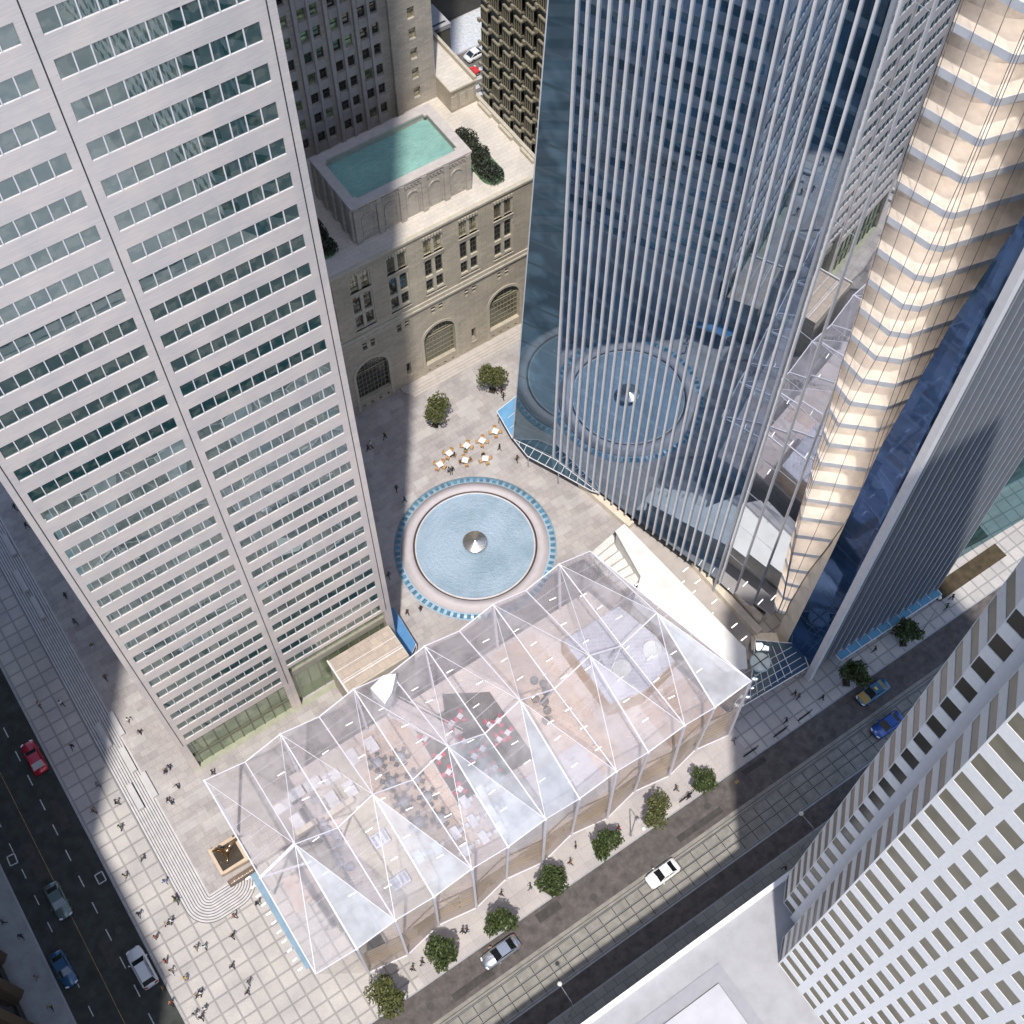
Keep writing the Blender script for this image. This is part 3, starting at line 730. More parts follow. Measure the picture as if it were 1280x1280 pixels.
for z in zs[:30]:
    L, K, V, Rr = lev(z+1)
    iw = [(65.6, 44.7), (66.2, 42.4), (67.0, 40.4), (68.6, 39.0), (70.15, 38.4)]+([(76.1, 36.6)] if z > 44 else [])
    for a, c in zip(iw, iw[1:]): vquad(m, a, c, z, z+3.36)
m.build('atrium_wall', PEACH, t)
m = MB()
LAMP = emis('warm_lamp', (1, .90, .80), 12)
for z in zs[:28]:
    L, K, V, Rr = lev(z)
    c = (L+K+V+Rr)/4+Vector((1.0, 1.2)); m.obox(c-Vector((1.1, .2)), (.82, -.57), (.57, .82), 1.6, 1.0, z-.36, z-.32)
m.build('ceiling_lamp', LAMP, t)
m = MB()
for i in range(len(zs)-1):
    z0, z1 = zs[i], zs[i+1]
    a = lev(z0); c = lev(z1)
    for j in range(3):
        m.poly([(a[j][0]-.3, a[j][1]-.3, z0), (a[j+1][0]-.3, a[j+1][1]-.3, z0), (c[j+1][0]-.3, c[j+1][1]-.3, z1), (c[j][0]-.3, c[j][1]-.3, z1)])
m.build('atrium_glass', CLR, t)
m = MB()
def am(fr, seg):
    for i in range(len(zs)-1):
        a = lev(zs[i]); c = lev(zs[i+1]); p = a[seg].lerp(a[seg+1], fr); q = c[seg].lerp(c[seg+1], fr)
        m.bar((p[0]-.32, p[1]-.32, zs[i]), (q[0]-.32, q[1]-.32, zs[i+1]), .04)
for fr in (.05, .35, .68): am(fr, 0)
for fr in (0, .45): am(fr, 1)
for fr in (0, .25, .5, .8): am(fr, 2)
m.build('atrium_mullion', mat('mullion_bronze', (.20, .19, .19), .4, metal=.4), t)
# flank of the dark glass box beside the atrium, lined in beige
RB = [(4, 34.72), (28, 34.31), (48.4, 34.29), (68.6, 33.18), (81.6, 31.8), (GTOP, 31.6)]
def rbx(z):
    for a, c in zip(RB, RB[1:]):
        if a[0] <= z <= c[0]: return a[1]+(c[1]-a[1])*(z-a[0])/(c[0]-a[0])
m = MB()
for i in range(len(zs)-1):
    z0, z1 = max(4, zs[i]), zs[i+1]; a = lev(z0)[3]; c = lev(z1)[3]
    if z0 > 46: continue
    m.poly([(a[0]+.1, a[1], z0), (64.5, rbx(z0), z0), (64.5, rbx(z1), z1), (c[0]+.1, c[1], z1)])
a = lev(11)[3]; m.poly([(a[0], a[1], .4), (64.5, 34.7, .4), (64.5, 34.7, 7.4), (a[0], a[1], 7.4)])
m.build('beige_flank', BEIGE, t)
m = MB(); m.poly([(C1[0], C1[1], GZ)]+[(C1[0], C1[1], GTOP)]+[(64.5, y, z) for z, y in RB[::-1]]+[(64.5, 34.72, GZ)]); m.build('dark_glass', GTD, t)
m = MB(); vquad(m, C1, D1, GZ, GTOP); m.build('street_glass', GTD, t)
m = MB(); vquad(m, (84.75, 30.19), (86.6, 32.2), GZ, GTOP); vquad(m, (86.6, 32.2), (108, 31.2), GZ-2.6, GTOP); m.build('teal_glass', TEALG, t)
m = MB(); lo_ = [(54.6, 77.6), (56.6, 73.2), (63.4, 46.5), (64.2, 45.0), (76.3, 45.2), (76.3, 35.6), (66.2, 31.7), (65.1, 31.3), (84.3, 30.8), (86.7, 32.9), (107.5, 32.2), (107.5, 78.6)]  # dark inner body added to block light behind the facets
hi2 = list(lo_); hi2[0] = (57.2, 73.3)
for i_ in range(12): j_ = (i_+1) % 12; m.poly([(*lo_[i_], .3), (*lo_[j_], .3), (*hi2[j_], GTOP), (*hi2[i_], GTOP)])
m.poly([(*q, GTOP) for q in hi2]); m.build('light_block', BLOCKM, t)
nrm = Vector((A3-A2)); nrm = Vector((nrm.y, -nrm.x)).normalized(); nrm = nrm if nrm.x < 0 else -nrm
d = (A3-A2).normalized(); Lf = (A3-A2).length
for k in range(25):
    p = A2+d*(Lf*k/24); w_ = .17 if k < 24 else .28
    m = MB(); m.obox(p-d*w_/2, d, nrm, w_, .24, GZ-.3 if k < 24 else .4, GTOP); m.build('fin', FIN if k < 24 else FING, t)
m = MB(); p = A3+dd*.45; m.obox(p, dd, nrm, .14, .3, GZ, GTOP); m.build('fin', FIN, t)
for k in range(17):
    x = 64.75+20*k/16; m = MB(); m.box(x-(.35 if k == 0 else .09), x+(.35 if k == 0 else .09), 30.65-.46*(k/16)-(.8 if k == 0 else .55), 30.62-.46*(k/16), GZ-.3 if k else PZ, GTOP); m.build('fin', FING if k else FIN, t)
# lobby below
m = MB(); vquad(m, (54.4, 78.0), (57.0, 72.7), .3, GZ+.2); vquad(m, (57.0, 72.7), (58.9, 66), .3, GZ+.2); m.build('lobby_glass', TEALG, t)
m = MB(); vquad(m, (65.0, 31.3), (84.5, 30.9), .0, GZ+.2); m.build('lobby_glass', TEALG, t)
wl_ = [(58.4, 66.6), (60.1, 58.9), (62.3, 51.3), (62.75, 38.8)]
m = MB()
for (a, c) in ((at(723, 603, 1.5), at(786, 658, 1.5)), (at(786, 634, 1.5), at(846, 688, 1.5)), (at(865, 704, 1.5), at(946, 792, 1.5))):
    a = a.xy; c = c.xy; q = (c-a).normalized(); m.obox(a, q, (-q.y, q.x), (c-a).length, 1.0, .2, 1.5)
m.build('stone_plinth', BEIGE, t)
m = MB()
for (a, c) in zip(wl_, wl_[1:]):
    a = Vector(a)+Vector((1.3, .3)); c = Vector(c)+Vector((1.3, .3)); vquad(m, a, c, .3, GZ+.3)
m.build('lobby_wall', PEACH, t)
m = MB(); m.prism([(65.2, 37), (64.4, 34.6), (61.2, 37.0), (62.4, 38.6)], .41, .7); m.prism([(65.2, 37), (64.6, 35.6), (62.4, 37.8), (62.8, 38.6)], .7, 1.0); m.build('entrance_step', BEIGE, t)

# glass canopies round its foot
def canopy2(label, pl, z, gm, bars, postpts):
    t = thing('glass_canopy', label, 'canopy', (pl[0][0], pl[0][1], PZ))
    g = MB(); g.prism(pl, z, z+.06); g.build('glass_roof', gm, t)
    f = MB()
    for i in range(len(pl)): f.bar((*pl[i], z+.03), (*pl[(i+1) % len(pl)], z+.03), .10)
    f.build('frame', FIN, t)
    f = MB()
    for a, c in bars: f.bar((*a, z+.1), (*c, z+.1), .06)
    f.build('glazing_bar', FIN, t)
    for p in postpts:
        s = MB(); s.tube([(p[0], p[1], -.0), (p[0], p[1], z)], .07, 8); s.build('post', FING, t)
    return t
DGC = mirror('dark_canopy_glass', (.04, .075, .10), (.6, .72, .85), .14, .02, wav=.1)
sk = [(53.2, 78.2), (53.2, 74.9), (55.2, 70.4), (57.1, 65.8), (57.75, 65.0), (56.0, 72.3)]
bars = []
for k in range(12):
    f = k/11; y = 78.0-f*12.4
    xi = 53.3+(78-y)*.5 if y > 72.5 else 56.05+(72.5-y)*.25
    xo = 53.2 if y > 74.9 else 53.2+(74.9-y)*.43
    bars.append(((xo, y), (xi, y+.9)))
canopy2('grey blue glass skirt with pale ribs at the foot of the finned tower', sk, 3.3, DGC, bars, [(55.2, 70.5), (53.4, 75)])
canopy2('bright blue glass canopy between the plaza tree and the glass tower corner', [(53.9, 83.3), (58.2, 84.0), (58.4, 79.5), (53.2, 78.5)], 3.1, mat('sky_blue_glass_sheet', (.16, .36, .58), .15, var=.15, scale=.6), [((54.5, 81.5), (58, 82.2)), ((53.8, 80), (58, 80.6))], [(54, 83)])
canopy2('bright blue glass canopy strip along the foot of the finned street facade', [(68.4, 29.2), (84.9, 28.9), (84.9, 30.0), (68.4, 30.3)], 3.0, mat('sky_blue_glass_strip', (.12, .30, .44), .15, var=.12, scale=.5), [((68.4+k*1.65, 29.15), (68.4+k*1.65, 30.2)) for k in range(1, 10)], [(68.6, 29.3), (76, 29.3), (84.5, 29.2)])
t2 = canopy2('dark gridded glass canopy with one round skylight over the corner entrance', [(61.1, 37.0), (65.3, 33.5), (64.2, 30.6), (51.6, 31.3), (57.2, 33.0)], 3.9, DGC, [((52.5+k*1.05, 31.35-.03*k), (53.9+k*1.05, 31.6+.45*k)) for k in range(1, 10)]+[((54+k*.4, 31.6+k*.95), (64.2, 31.2+k*.85)) for k in range(0, 4)], [(61, 36.5), (63.9, 31), (54, 31.3)])
m = MB(); m.lathe((59.6, 34.3), [(1.25, 3.96), (1.25, 4.35), (1.1, 4.4), (0.01, 4.42)], 32); m.build('skylight', mat('skylight_pale', (.60, .68, .66), .3), t2)
m = MB(); m.bar((58.35, 34.3, 4.45), (60.85, 34.3, 4.45), .1); m.bar((59.6, 33.05, 4.45), (59.6, 35.55, 4.45), .1); m.build('skylight_bar', DARKM, t2)

# planted strip at the right foot
m = MB(); m.box(85.6, 97.5, 28.9, 31.0, -.01, .16); o = m.build('planting_bed', mat('bare_planting_soil', (.075, .055, .03), .95, var=.45, scale=1.2, fine=.5)); o['kind'] = 'stuff'

# ================================================================ white window-wall tower and its podium
RZ = 18.7
t = thing('podium_building', 'low building with a plain white flat roof and a grey band beside the tram street', 'building', (10, 0, 0))
m = MB(); m.box(-60, 62, -70, 11.45, -.28, RZ); m.build('wall', WHITE, t)
m = MB(); m.poly([(-60, -70, RZ+.01), (62, -70, RZ+.01), (62, 11.15, RZ+.01), (-60, 11.15, RZ+.01)]); m.build('roof', WHITER, t)
m = MB(); m.box(-60, 62, 11.15, 11.65, RZ-.02, RZ+.55); m.build('parapet', WHITE, t)
m = MB(); m.box(-55, 30.2, 7.4, 8.7, RZ+.01, RZ+.09); m.box(29.0, 30.2, -60, 7.4, RZ+.01, RZ+.09); m.build('roof_band', GREYR, t)
m = MB(); m.box(-55, 28.9, -60, 7.2, RZ+.01, RZ+.30); m.build('roof_deck', mat('white_deck', (.50, .50, .54), .8, var=.08, scale=.5, fine=.1), t)
t = thing('white_tower', 'tall white tower of small deep window openings with a stepped faceted corner', 'office tower', (45, 0, RZ))
m = MB(); WT = 100.0
zr = [(18.63+3.17*k+.12, 18.63+3.17*k+1.82) for k in range(0, 25)]
zr[0] = (RZ+.1, 20.45)
mainus = [(.14, 2.75)]+[(3.54+2.4*k, 5.16+2.4*k) for k in range(24)]
FA = facade(m, (34.95, 5.41), (0, -1), (-1, 0), 62, RZ, WT, mainus, zr, .035)
def face(a, c, inset=.12, us=None, dep=.05):
    a = Vector(a); c = Vector(c); dv = (c-a); L_ = dv.length; dv.normalize(); n_ = Vector((-dv.y, dv.x))
    if n_.dot(Vector((-1, 0))) < 0: n_ = -n_
    return facade(m, a, dv, n_, L_, RZ, WT, us or [(inset, L_-inset)], zr, dep)
FB = face((34.95, 5.41), (36.75, 6.99), .015)
vquad(m, (36.75, 6.99), (39.1, 6.99), RZ, WT)
FD = face((39.1, 6.99), (39.1, 9.6), us=[(1.25, 2.55)])
FE = face((39.1, 9.6), (40.9, 11.35), .015)
vquad(m, (40.9, 11.35), (62, 11.35), RZ, WT); vquad(m, (62, 11.35), (62, -56), RZ, WT)
m.poly([(34.95, -56.6, WT), (62, -56.6, WT), (62, 11.35, WT), (40.9, 11.35, WT), (39.1, 9.6, WT), (39.1, 6.99, WT), (36.75, 6.99, WT), (34.95, 5.41, WT)])
m.build('wall', WHITE, t)
m = MB(); m.prism([(35.3, -56.2), (61.6, -56.2), (61.6, 10.95), (41.1, 10.95), (39.5, 9.4), (39.5, 6.6), (36.9, 6.6), (35.3, 5.2)], WT+.004, WT+.05); m.build('roof', mat('gravel_roof', (.24, .235, .23), .95, var=.15, scale=.5, fine=.4, bscale=6), t)
for a, c in (((34.95, -56.6), (34.95, 5.41)), ((34.95, 5.41), (36.75, 6.99)), ((36.75, 6.99), (39.1, 6.99)), ((39.1, 6.99), (39.1, 9.6)), ((39.1, 9.6), (40.9, 11.35)), ((40.9, 11.35), (62, 11.35)), ((62, 11.35), (62, -56.6))):
    m = MB(); m.bar((*a, WT+.45), (*c, WT+.45), .3, .9); m.build('parapet', mat('parapet_grey', (.5, .5, .5), .8) if 'parapet_grey' not in bpy.data.materials else bpy.data.materials['parapet_grey'], t)
for (x0, x1, y0, y1, h_) in ((44, 56, -20, -6, 4.5), (46, 50, -2, 3, 2.2), (52, 55, -1, 4, 1.6), (43, 47, -34, -26, 2.8), (51, 58, -40, -30, 3.2)):
    m = MB(); m.box(x0, x1, y0, y1, WT+.06, WT+h_)
    for q in range(int((x1-x0)/1.2)): m.box(x0+.3+q*1.2, x0+.9+q*1.2, y0-.12, y0, WT+.5, WT+h_-.4)
    m.build('roof_plant', mat('plant_grey', (.33, .34, .35), .6) if 'plant_grey' not in bpy.data.materials else bpy.data.materials['plant_grey'], t)
m = MB(); m.obox((38.72, 7.2), (0, 1), (1, 0), .95, .4, RZ, WT); m.build('corner_pier', mat('pier_paint', (.72, .73, .78), .55, var=.05), t)
def dist(q): 
    c = sum((Vector(p) for p in q), Vector((0, 0, 0)))/4; return c
def near(r):
    c = dist(r[2]); return c
allw = FA+FB+FD+FE
BPANE = mat('shaded_bronze_pane', (.15, .13, .095), .35, var=.25, scale=1.2); DPANE = mat('shaded_black_pane', (.02, .02, .018), .2)  # shade of the side faces put into both pane colours
allw = [r for r in allw if near(r).z < 112 and near(r).y > -26]
def inpic(r):
    c = near(r); cc, ss = math.cos(YAW), math.sin(YAW); X, Y, Z = c.x, c.y, c.z-CAMH
    x = X*cc-Y*ss; y = X*ss+Y*cc; dep = y*math.sin(TH)-Z*math.cos(TH); u = y*math.cos(TH)+Z*math.sin(TH)
    return 640+F_PX*x/dep, 640-F_PX*u/dep
seen = [r for r in allw if 940 < inpic(r)[0] < 1290 and 640 < inpic(r)[1] < 1290]
seen.sort(key=lambda r: -near(r).z)
keep = seen[:100]; ks = set(id(r) for r in keep)
for r in keep:
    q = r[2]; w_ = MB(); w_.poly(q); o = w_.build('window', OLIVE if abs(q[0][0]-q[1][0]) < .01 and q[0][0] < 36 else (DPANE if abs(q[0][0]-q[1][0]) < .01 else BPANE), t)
    # bronze sill line
rest = MB(); rest2 = MB()
for r in FA+FB+FD+FE:
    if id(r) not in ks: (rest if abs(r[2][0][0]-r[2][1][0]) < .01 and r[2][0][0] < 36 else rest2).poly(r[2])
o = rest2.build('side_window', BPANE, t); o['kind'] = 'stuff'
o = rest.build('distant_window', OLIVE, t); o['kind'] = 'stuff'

# ================================================================ buildings beyond
t = thing('bronze_tower', 'bronze gold tower of projecting window bays behind the limestone hall', 'office tower', (95, 120, 0))
GOLD = mat('bronze_cladding', (.34, .31, .23), .5, metal=.25, var=.15)
m = MB(); gus = [(.5+2.95*k, 2.55+2.95*k) for k in range(11)]; gz = [(1.2+4.15*k, 4.2+4.15*k) for k in range(13)]
gf = facade(m, (86, 135.2), (0, -1), (-1, 0), 34, 0, 60, gus, gz, .8)
m.box(86.9, 112, 101.2, 135.0, -.2, 60); vquad(m, (86, 135.2), (112, 135.2), 0, 60)
m.build('wall', mat('dark_bronze_wall', (.10, .09, .07), .6, var=.2), t)
kk = 0
for (ua, ub), (c, e), q in gf:
    y = 135.2-ub
    if y < 112 or c > 36: continue
    kk += 1
    if kk > 60: break
    w_ = MB(); w_.box(85.75, 86.5, y+.45, y+2.05, c+.3, e-.5); o = w_.build('window', WIND, t)
    f = MB(); f.box(85.55, 86.5, y+.4, y+2.1, c, c+.3); f.box(85.55, 86.5, y+.4, y+2.1, e-.5, e-.2)
    for j in range(4): f.box(85.6, 85.74, y+.42+j*.54, y+.5+j*.54, c+.3, e-.5)
    f.box(85.2, 85.54, y+1.9, y+2.5, c-.1, c+.5); f.build('frame', GOLD).parent = o
t = thing('brown_block', 'dark brown building edge with heavy piers at the lower left corner of the frame', 'building', (-45, 60, 0))
m = MB(); m.box(-75, -32.2, 21, 39.3, -.28, 61); m.box(-75, -32.2, 39.3, 125, -.28, 200); m.build('wall', mat('brown_stone', (.13, .11, .085), .8, var=.2, fine=.3), t)
for k in range(12):
    m = MB(); y = 22+k*4.6; m.prism([(-32.2, y), (-31.2, y+.25), (-30.6, y+.9), (-31.2, y+1.7), (-32.2, y+1.9)], -.28, 28); m.build('pier', mat('brown_pier', (.09, .065, .04), .6) if k == 0 else bpy.data.materials['brown_pier'], t)
for k in range(11):
    m = MB(); y = 24.1+k*4.6; m.box(-32.2, -32.0, y, y+2.3, .2, 20); m.build('window', WIND, t)
t = thing('white_kiosk', 'white flat roofed low block with a dark roof slot behind the grey stone tower', 'building', (72.5, 126, 0))
m = MB(); m.box(69.9, 73.9, 124.2, 128.6, -.28, 29.4); m.build('wall', mat('kiosk_dark', (.12, .12, .11), .7), t)
m = MB(); m.box(69.8, 74.0, 124.1, 128.7, 29.4, 30.1); m.build('roof', WHITER, t)
m = MB(); m.box(70.3, 73.6, 124.7, 125.0, 30.1, 30.14); m.build('roof_slot', DARKM, t)
b = MB(); b.poly([(70, 137, PZ+.01), (200, 137, PZ+.01), (200, 147.6, PZ+.01), (70, 147.6, PZ+.01)]); struct('far_road', b, mat('far_asphalt', (.15, .14, .135), .9, var=.15, scale=.4))
b = MB(); b.poly([(70, 147.9, PZ+.02), (200, 147.9, PZ+.02), (200, 155.2, PZ+.02), (70, 155.2, PZ+.02)]); struct('far_pavement', b, mat('pale_terrazzo', (.55, .57, .60), .8, var=.2, scale=2.2))
b = MB()
for y in (137.6, 139.2, 140.8, 142.4): b.box(84, 100, y, y+.75, PZ+.02, PZ+.03)
struct('crossing_marking', b, mat('pale_marking', (.5, .5, .5), .8))
t = thing('dark_shed', 'dark flat roofed building across the far street at the top edge', 'building', (90, 170, 0))
m = MB(); m.box(60, 130, 155.4, 200, -.2, 9); m.build('wall', mat('dark_wall', (.07, .065, .06), .8), t)
m = MB(); m.box(60.5, 129.5, 155.9, 199.5, 9.0, 9.1); m.build('roof', mat('dark_roof', (.085, .08, .075), .85, var=.15), t)
m = MB(); m.box(60, 130, 155.4, 155.8, 9, 9.5); m.build('parapet', mat('dark_parapet', (.10, .10, .09), .8), t)
# ================================================================ folded glass pavilion
PX = [-2.85+4.58*i for i in range(13)]
def bk(i): return Vector((PX[i], 53.75+(.1 if i % 2 else 0), 17.0 if i % 2 == 0 else 15.2))
def fr_(i): return Vector((PX[i], 30.15 if i % 2 == 0 else 30.35, 17.0 if i % 2 == 0 else 15.2))
def mid(i): return Vector((PX[i], 41.6, 19.8 if i % 2 else 16.6))
BASE = [(PX[i], 30.85 if i % 2 else 30.05) for i in range(13)]
PG = [clear('roof_glass', .36, (.95, .925, .97), .04, (.97, .96, .99)), clear('frosted_roof_glass', .62, (.88, .93, 1), .05, (.93, .96, 1)), clear('clear_roof_glass', .24, (.95, .93, .97), .04, (.98, .97, 1))]
BEAM = mat('pale_roof_beam', (.76, .75, .82), .5, var=.04)
t = thing('glass_pavilion', 'long folded crystalline glass pavilion with white ridge beams over a furnished interior', 'pavilion', (25, 42, PZ))
PV = t
random.seed(11)
def tri(a, b_, c, k):
    m = MB(); m.poly([a, b_, c]); return m.build('roof_panel', PG[k], t)
for i in range(12):
    o_ = i if i % 2 else i+1; e_ = i+1 if i % 2 else i      # odd node, even node of this bay
    for far in (0, 1):
        P = bk if far else fr_
        if far: ks = (0, 0 if i % 3 else 2); 
        else: ks = (1 if i in (1, 3, 5, 6, 9, 10) else 0, 2 if i in (2, 4, 7) else (1 if i in (5, 9) else 0))
        if i in (9, 10, 11): ks = (2, 0) if far else (0, 2)
        if i == 11 and far: tri(mid(11), bk(11), fr_(12), 0); continue
        if i == 11: tri(mid(11), fr_(11), fr_(12), 1); continue
        tri(mid(o_), P(o_), P(e_), ks[0]); tri(mid(o_), mid(e_), P(e_), ks[1])
def beam(a, b_, w, h=None, nm='roof_beam'):
    m = MB(); m.bar(a, b_, w, h); return m.build(nm, BEAM, t)
for i in range(12):
    for P in (bk, fr_): beam(P(i), mid(i), .14 if i % 2 else .12, .18)
    if i == 11: beam(fr_(11), fr_(12), .14); beam(bk(11), fr_(12), .16); beam(mid(11), fr_(12), .08)
    if i < 11:
        beam(mid(i), mid(i+1), .12); beam(bk(i), bk(i+1), .12); beam(fr_(i), fr_(i+1), .11)
        o_ = i if i % 2 else i+1; e_ = i+1 if i % 2 else i
        for P in (bk, fr_): beam(mid(o_), P(e_), .055)
# thin purlins, one zigzag line each
for P in (bk, fr_):
    for f in (.17, .34, .5, .67, .84):
        m = MB()
        for i in range(11):
            a = P(i).lerp(mid(i), f); c = P(i+1).lerp(mid(i+1), f); m.bar(a+Vector((0, 0, .03)), c+Vector((0, 0, .03)), .03)
        m.build('purlin', BEAM, t)
# slanted side panel and gutter on the left edge
m = MB(); m.poly([(-3.6, 42.6, 16.0), (-2.8, 42.6, 16.0), (-2.75, 31.2, 16.4), (-3.4, 31.2, 16.4)]); m.build('edge_gutter', mat('gutter_blue_grey', (.22, .32, .40), .3, var=.1), t)
beam((-2.85, 41.6, 16.5), mid(1), .32, .3); beam((-2.85, 41.6, 16.5), (2.6, 40.2, 16.0), .22)
LT = emis('white_lamp', (1, .97, .9), 2.2)
for k in range(11):
    m = MB(); y = 31.6+k*1.08; m.bar((-4.15, y, 16.2), (-3.65, y+.02, 16.2), .12); m.build('edge_lamp', LT, t)
# street wall: glass panels leaning to the zigzag base, with columns
WG = clear('wall_glass', .24, (.90, .85, .82), .05, (.98, .95, .93))
for i in range(0, 12):
    if i == 0:
        m = MB(); m.poly([fr_(0), (PX[1], 30.85, .05), fr_(1)]); m.build('wall_panel', WG, t); continue
    a = (BASE[i][0], BASE[i][1], .02); c = (BASE[i+1][0], BASE[i+1][1], .02)
    m = MB(); m.poly([a, c, fr_(i+1), fr_(i)]); m.build('wall_panel', WG, t)
    m = MB(); m.bar(a, c, .16); m.build('sill_beam', BEAM, t)
for i in range(1, 13):
    m = MB(); m.bar((BASE[i][0], BASE[i][1], 0), fr_(i), .24); m.build('column', BEAM, t)
for i in range(0, 13, 2):
    if i < 12:
        p = bk(i); m = MB(); m.bar((p.x, p.y-1.2, PZ), p, .26); m.build('column', BEAM, t)
    if i < 12: m = MB(); m.bar((PX[i], 44.2, 6.0 if i > 2 else 0), mid(i), .2); m.build('column', BEAM, t)
for i in range(2, 11):
    p, q = bk(i), bk(i+1); m = MB(); m.poly([(p.x, p.y, PZ), (q.x, q.y, PZ), q, p]); m.build('back_wall_panel', PG[2], t)
m = MB(); m.poly([(PX[12], 30.1, 0), (PX[11], 53.7, PZ), bk(11), fr_(12)]); m.build('side_wall_panel', PG[2], t)
# timber inner wall along the street
TIMB = brickmat('pale_timber', (.86, .73, .54), (.80, .67, .50), (.34, .26, .16), 30, 1.1, .07, .5, vertical=True, rough=.6)
m = MB()
for i in range(1, 12):
    a, c = BASE[i], BASE[i+1]
    m.poly([(a[0], a[1]+.75, .02), (c[0], c[1]+.75, .02), (c[0], c[1]+.75, 6.6), (a[0], a[1]+.75, 6.6)])
m.build('timber_wall', TIMB, t)
# upper floor
FLW = brickmat('pale_plank_floor', (.70, .63, .60), (.64, .58, .55), (.54, .48, .45), 3.0, .35, .02, .4, rot=.45)
FLB = brickmat('warm_plank_floor', (.68, .55, .46), (.62, .51, .43), (.50, .40, .33), 3.0, .4, .02, .4, rot=1.1)
FZ = 6.0
m = MB(); m.prism([(PX[2]-1.6, 31.0), (51.6, 31.0), (47.3, 53.2), (PX[2]-1.6, 53.2)], FZ-.45, FZ); m.build('upper_floor', FLW, t)
def rug(pl, z, mt, nm): m = MB(); m.prism(pl, z, z+.03); return m.build(nm, mt, t)
rug([(7.5, 32), (14.5, 32), (14.5, 52.5), (9, 52.5), (7.5, 44)], FZ, mat('olive_floor', (.58, .54, .46), .7, var=.1), 'floor_finish')
rug([(11.4, 34.2), (19.2, 34.2), (19.6, 52.5), (12.6, 52.5)], FZ+.031, FLB, 'floor_finish')
DRK = mat('charcoal_carpet', (.12, .115, .11), .95, var=.2, scale=.8)
rug([(19.5, 39.6), (29.8, 39.3), (29.9, 48.9), (25.1, 51.8), (24.2, 49.9), (20.1, 50.1)], FZ+.062, DRK, 'carpet')
rug([(32.4, 33.2), (38.4, 33.2), (38.4, 52.5), (31.8, 52.5)], FZ+.033, FLB, 'floor_finish')
rug([(21, 31.4), (35, 31.4), (35, 37.9), (21, 37.9)], FZ+.04, mat('white_terrazzo', (.56, .56, .60), .6, var=.06), 'floor_finish')
rug([(43.5, 31.4), (51.4, 31.4), (50.4, 37.5), (43.5, 37.5)], FZ+.04, mat('brown_floor', (.50, .38, .31), .7, var=.15), 'floor_finish')
# ground level pieces seen at the open left end
rug([(-1.8, 40.8), (2.6, 41.6), (3.2, 44.4), (-1.2, 45.2)], .405, mat('rose_paving', (.50, .41, .38), .8), 'paving_patch')
m = MB(); m.prism([(PX[2]-1.6, 31.0), (PX[2]-1.45, 31.0), (PX[2]-1.45, 53.2), (PX[2]-1.6, 53.2)], FZ, FZ+1.05); m.build('balustrade', PG[1], t)
# upper deck with two round rooflights
t3 = thing('roof_deck_room', 'pale blue flat roofed room with two round white rooflights inside the pavilion end', 'room', (44, 43, FZ))
dk = [(39.8, 48.2), (48.0, 48.1), (49.3, 42.5), (49.2, 38.6), (44.0, 37.6), (39.7, 38.6)]
m = MB(); m.prism(dk, FZ+.04, 9.6); m.build('wall', mat('orange_timber', (.55, .36, .18), .7, var=.15), t3)
m = MB(); m.prism([((p[0]-45)*.985+45, (p[1]-44)*.985+44) for p in dk], 9.6, 9.85); m.build('roof', brickmat('pale_blue_roof', (.58, .60, .69), (.53, .56, .65), (.66, .67, .74), 4.0, .5, .06, .5, rot=.5), t3)
for c_ in ((43.3, 41.3), (47.7, 41.2)):
    m = MB(); m.lathe(c_, [(1.15, 9.84), (1.15, 10.45), (1.05, 10.55), (.9, 10.5), (.01, 10.62)], 36); m.build('rooflight', mat('rooflight_white', (.80, .84, .84), .35, var=.05), t3)
# marble stair and white flank at the right end
t4 = thing('marble_stair', 'pale veined marble stair block beside the right end of the glass pavilion', 'stair', (50, 54, PZ))
MAR = mat('veined_marble', (.72, .71, .69), .5, var=.16, scale=1.0, fine=.1, bscale=3)
for k in range(6):
    m = MB(); A_1, A_2, B_1, B_2 = Vector((52.3, 59.4)), Vector((51.4, 52.2)), Vector((56.9, 60.2)), Vector((54.6, 51.6)); a = A_1.lerp(A_2, k/6); q = B_1.lerp(B_2, k/6); a2 = A_1.lerp(A_2, (k+1)/6); q2 = B_1.lerp(B_2, (k+1)/6)
    m.prism([tuple(a), tuple(q), tuple(q2), tuple(a2)], PZ, PZ+.35+.42*k); m.build('tread', MAR, t4)
    m = MB(); zz = PZ+.35+.42*k+.005; m.bar((*a, zz), (*q, zz), .16, .05); m.build('riser_shade', mat('marble_shade', (.36, .34, .32), .6) if k == 0 else bpy.data.materials['marble_shade'], t4)  # riser shade painted in as a dark bar at each tread
t4 = thing('wedge_roof', 'long bright white wedge roof between the glass pavilion and the tower alley', 'roof', (54, 44, PZ))
m = MB(); m.prism([(55.7, 58.4), (57.1, 58.6), (58.9, 36.6), (57.6, 34.6), (53.4, 36.6), (50.3, 48.0), (54.5, 51.4)], PZ, 4.6); m.build('wall', mat('white_wall', (.74, .72, .68), .7), t4)
m = MB(); m.prism([(55.6, 58.6), (57.2, 58.8), (59.1, 36.6), (57.6, 34.4), (53.3, 36.4), (50.2, 48.2), (54.4, 51.6)], 4.6, 4.75); m.build('roof', mat('white_cream_roof', (.70, .70, .69), .7, var=.08, scale=.4), t4)
m = MB(); m.prism([(57.2, 60), (59.4, 60.5), (62.9, 51.0), (62.9, 38.8), (60.6, 37.2), (57.8, 44)], PZ+.001, PZ+.03); struct('alley_paving', m, mat('warm_alley_paving', (.46, .42, .40), .8, var=.1, scale=.6))
t5 = thing('white_hood', 'faceted white roof hood standing on the back edge of the pavilion glass', 'hood', (17, 52, 15.6))
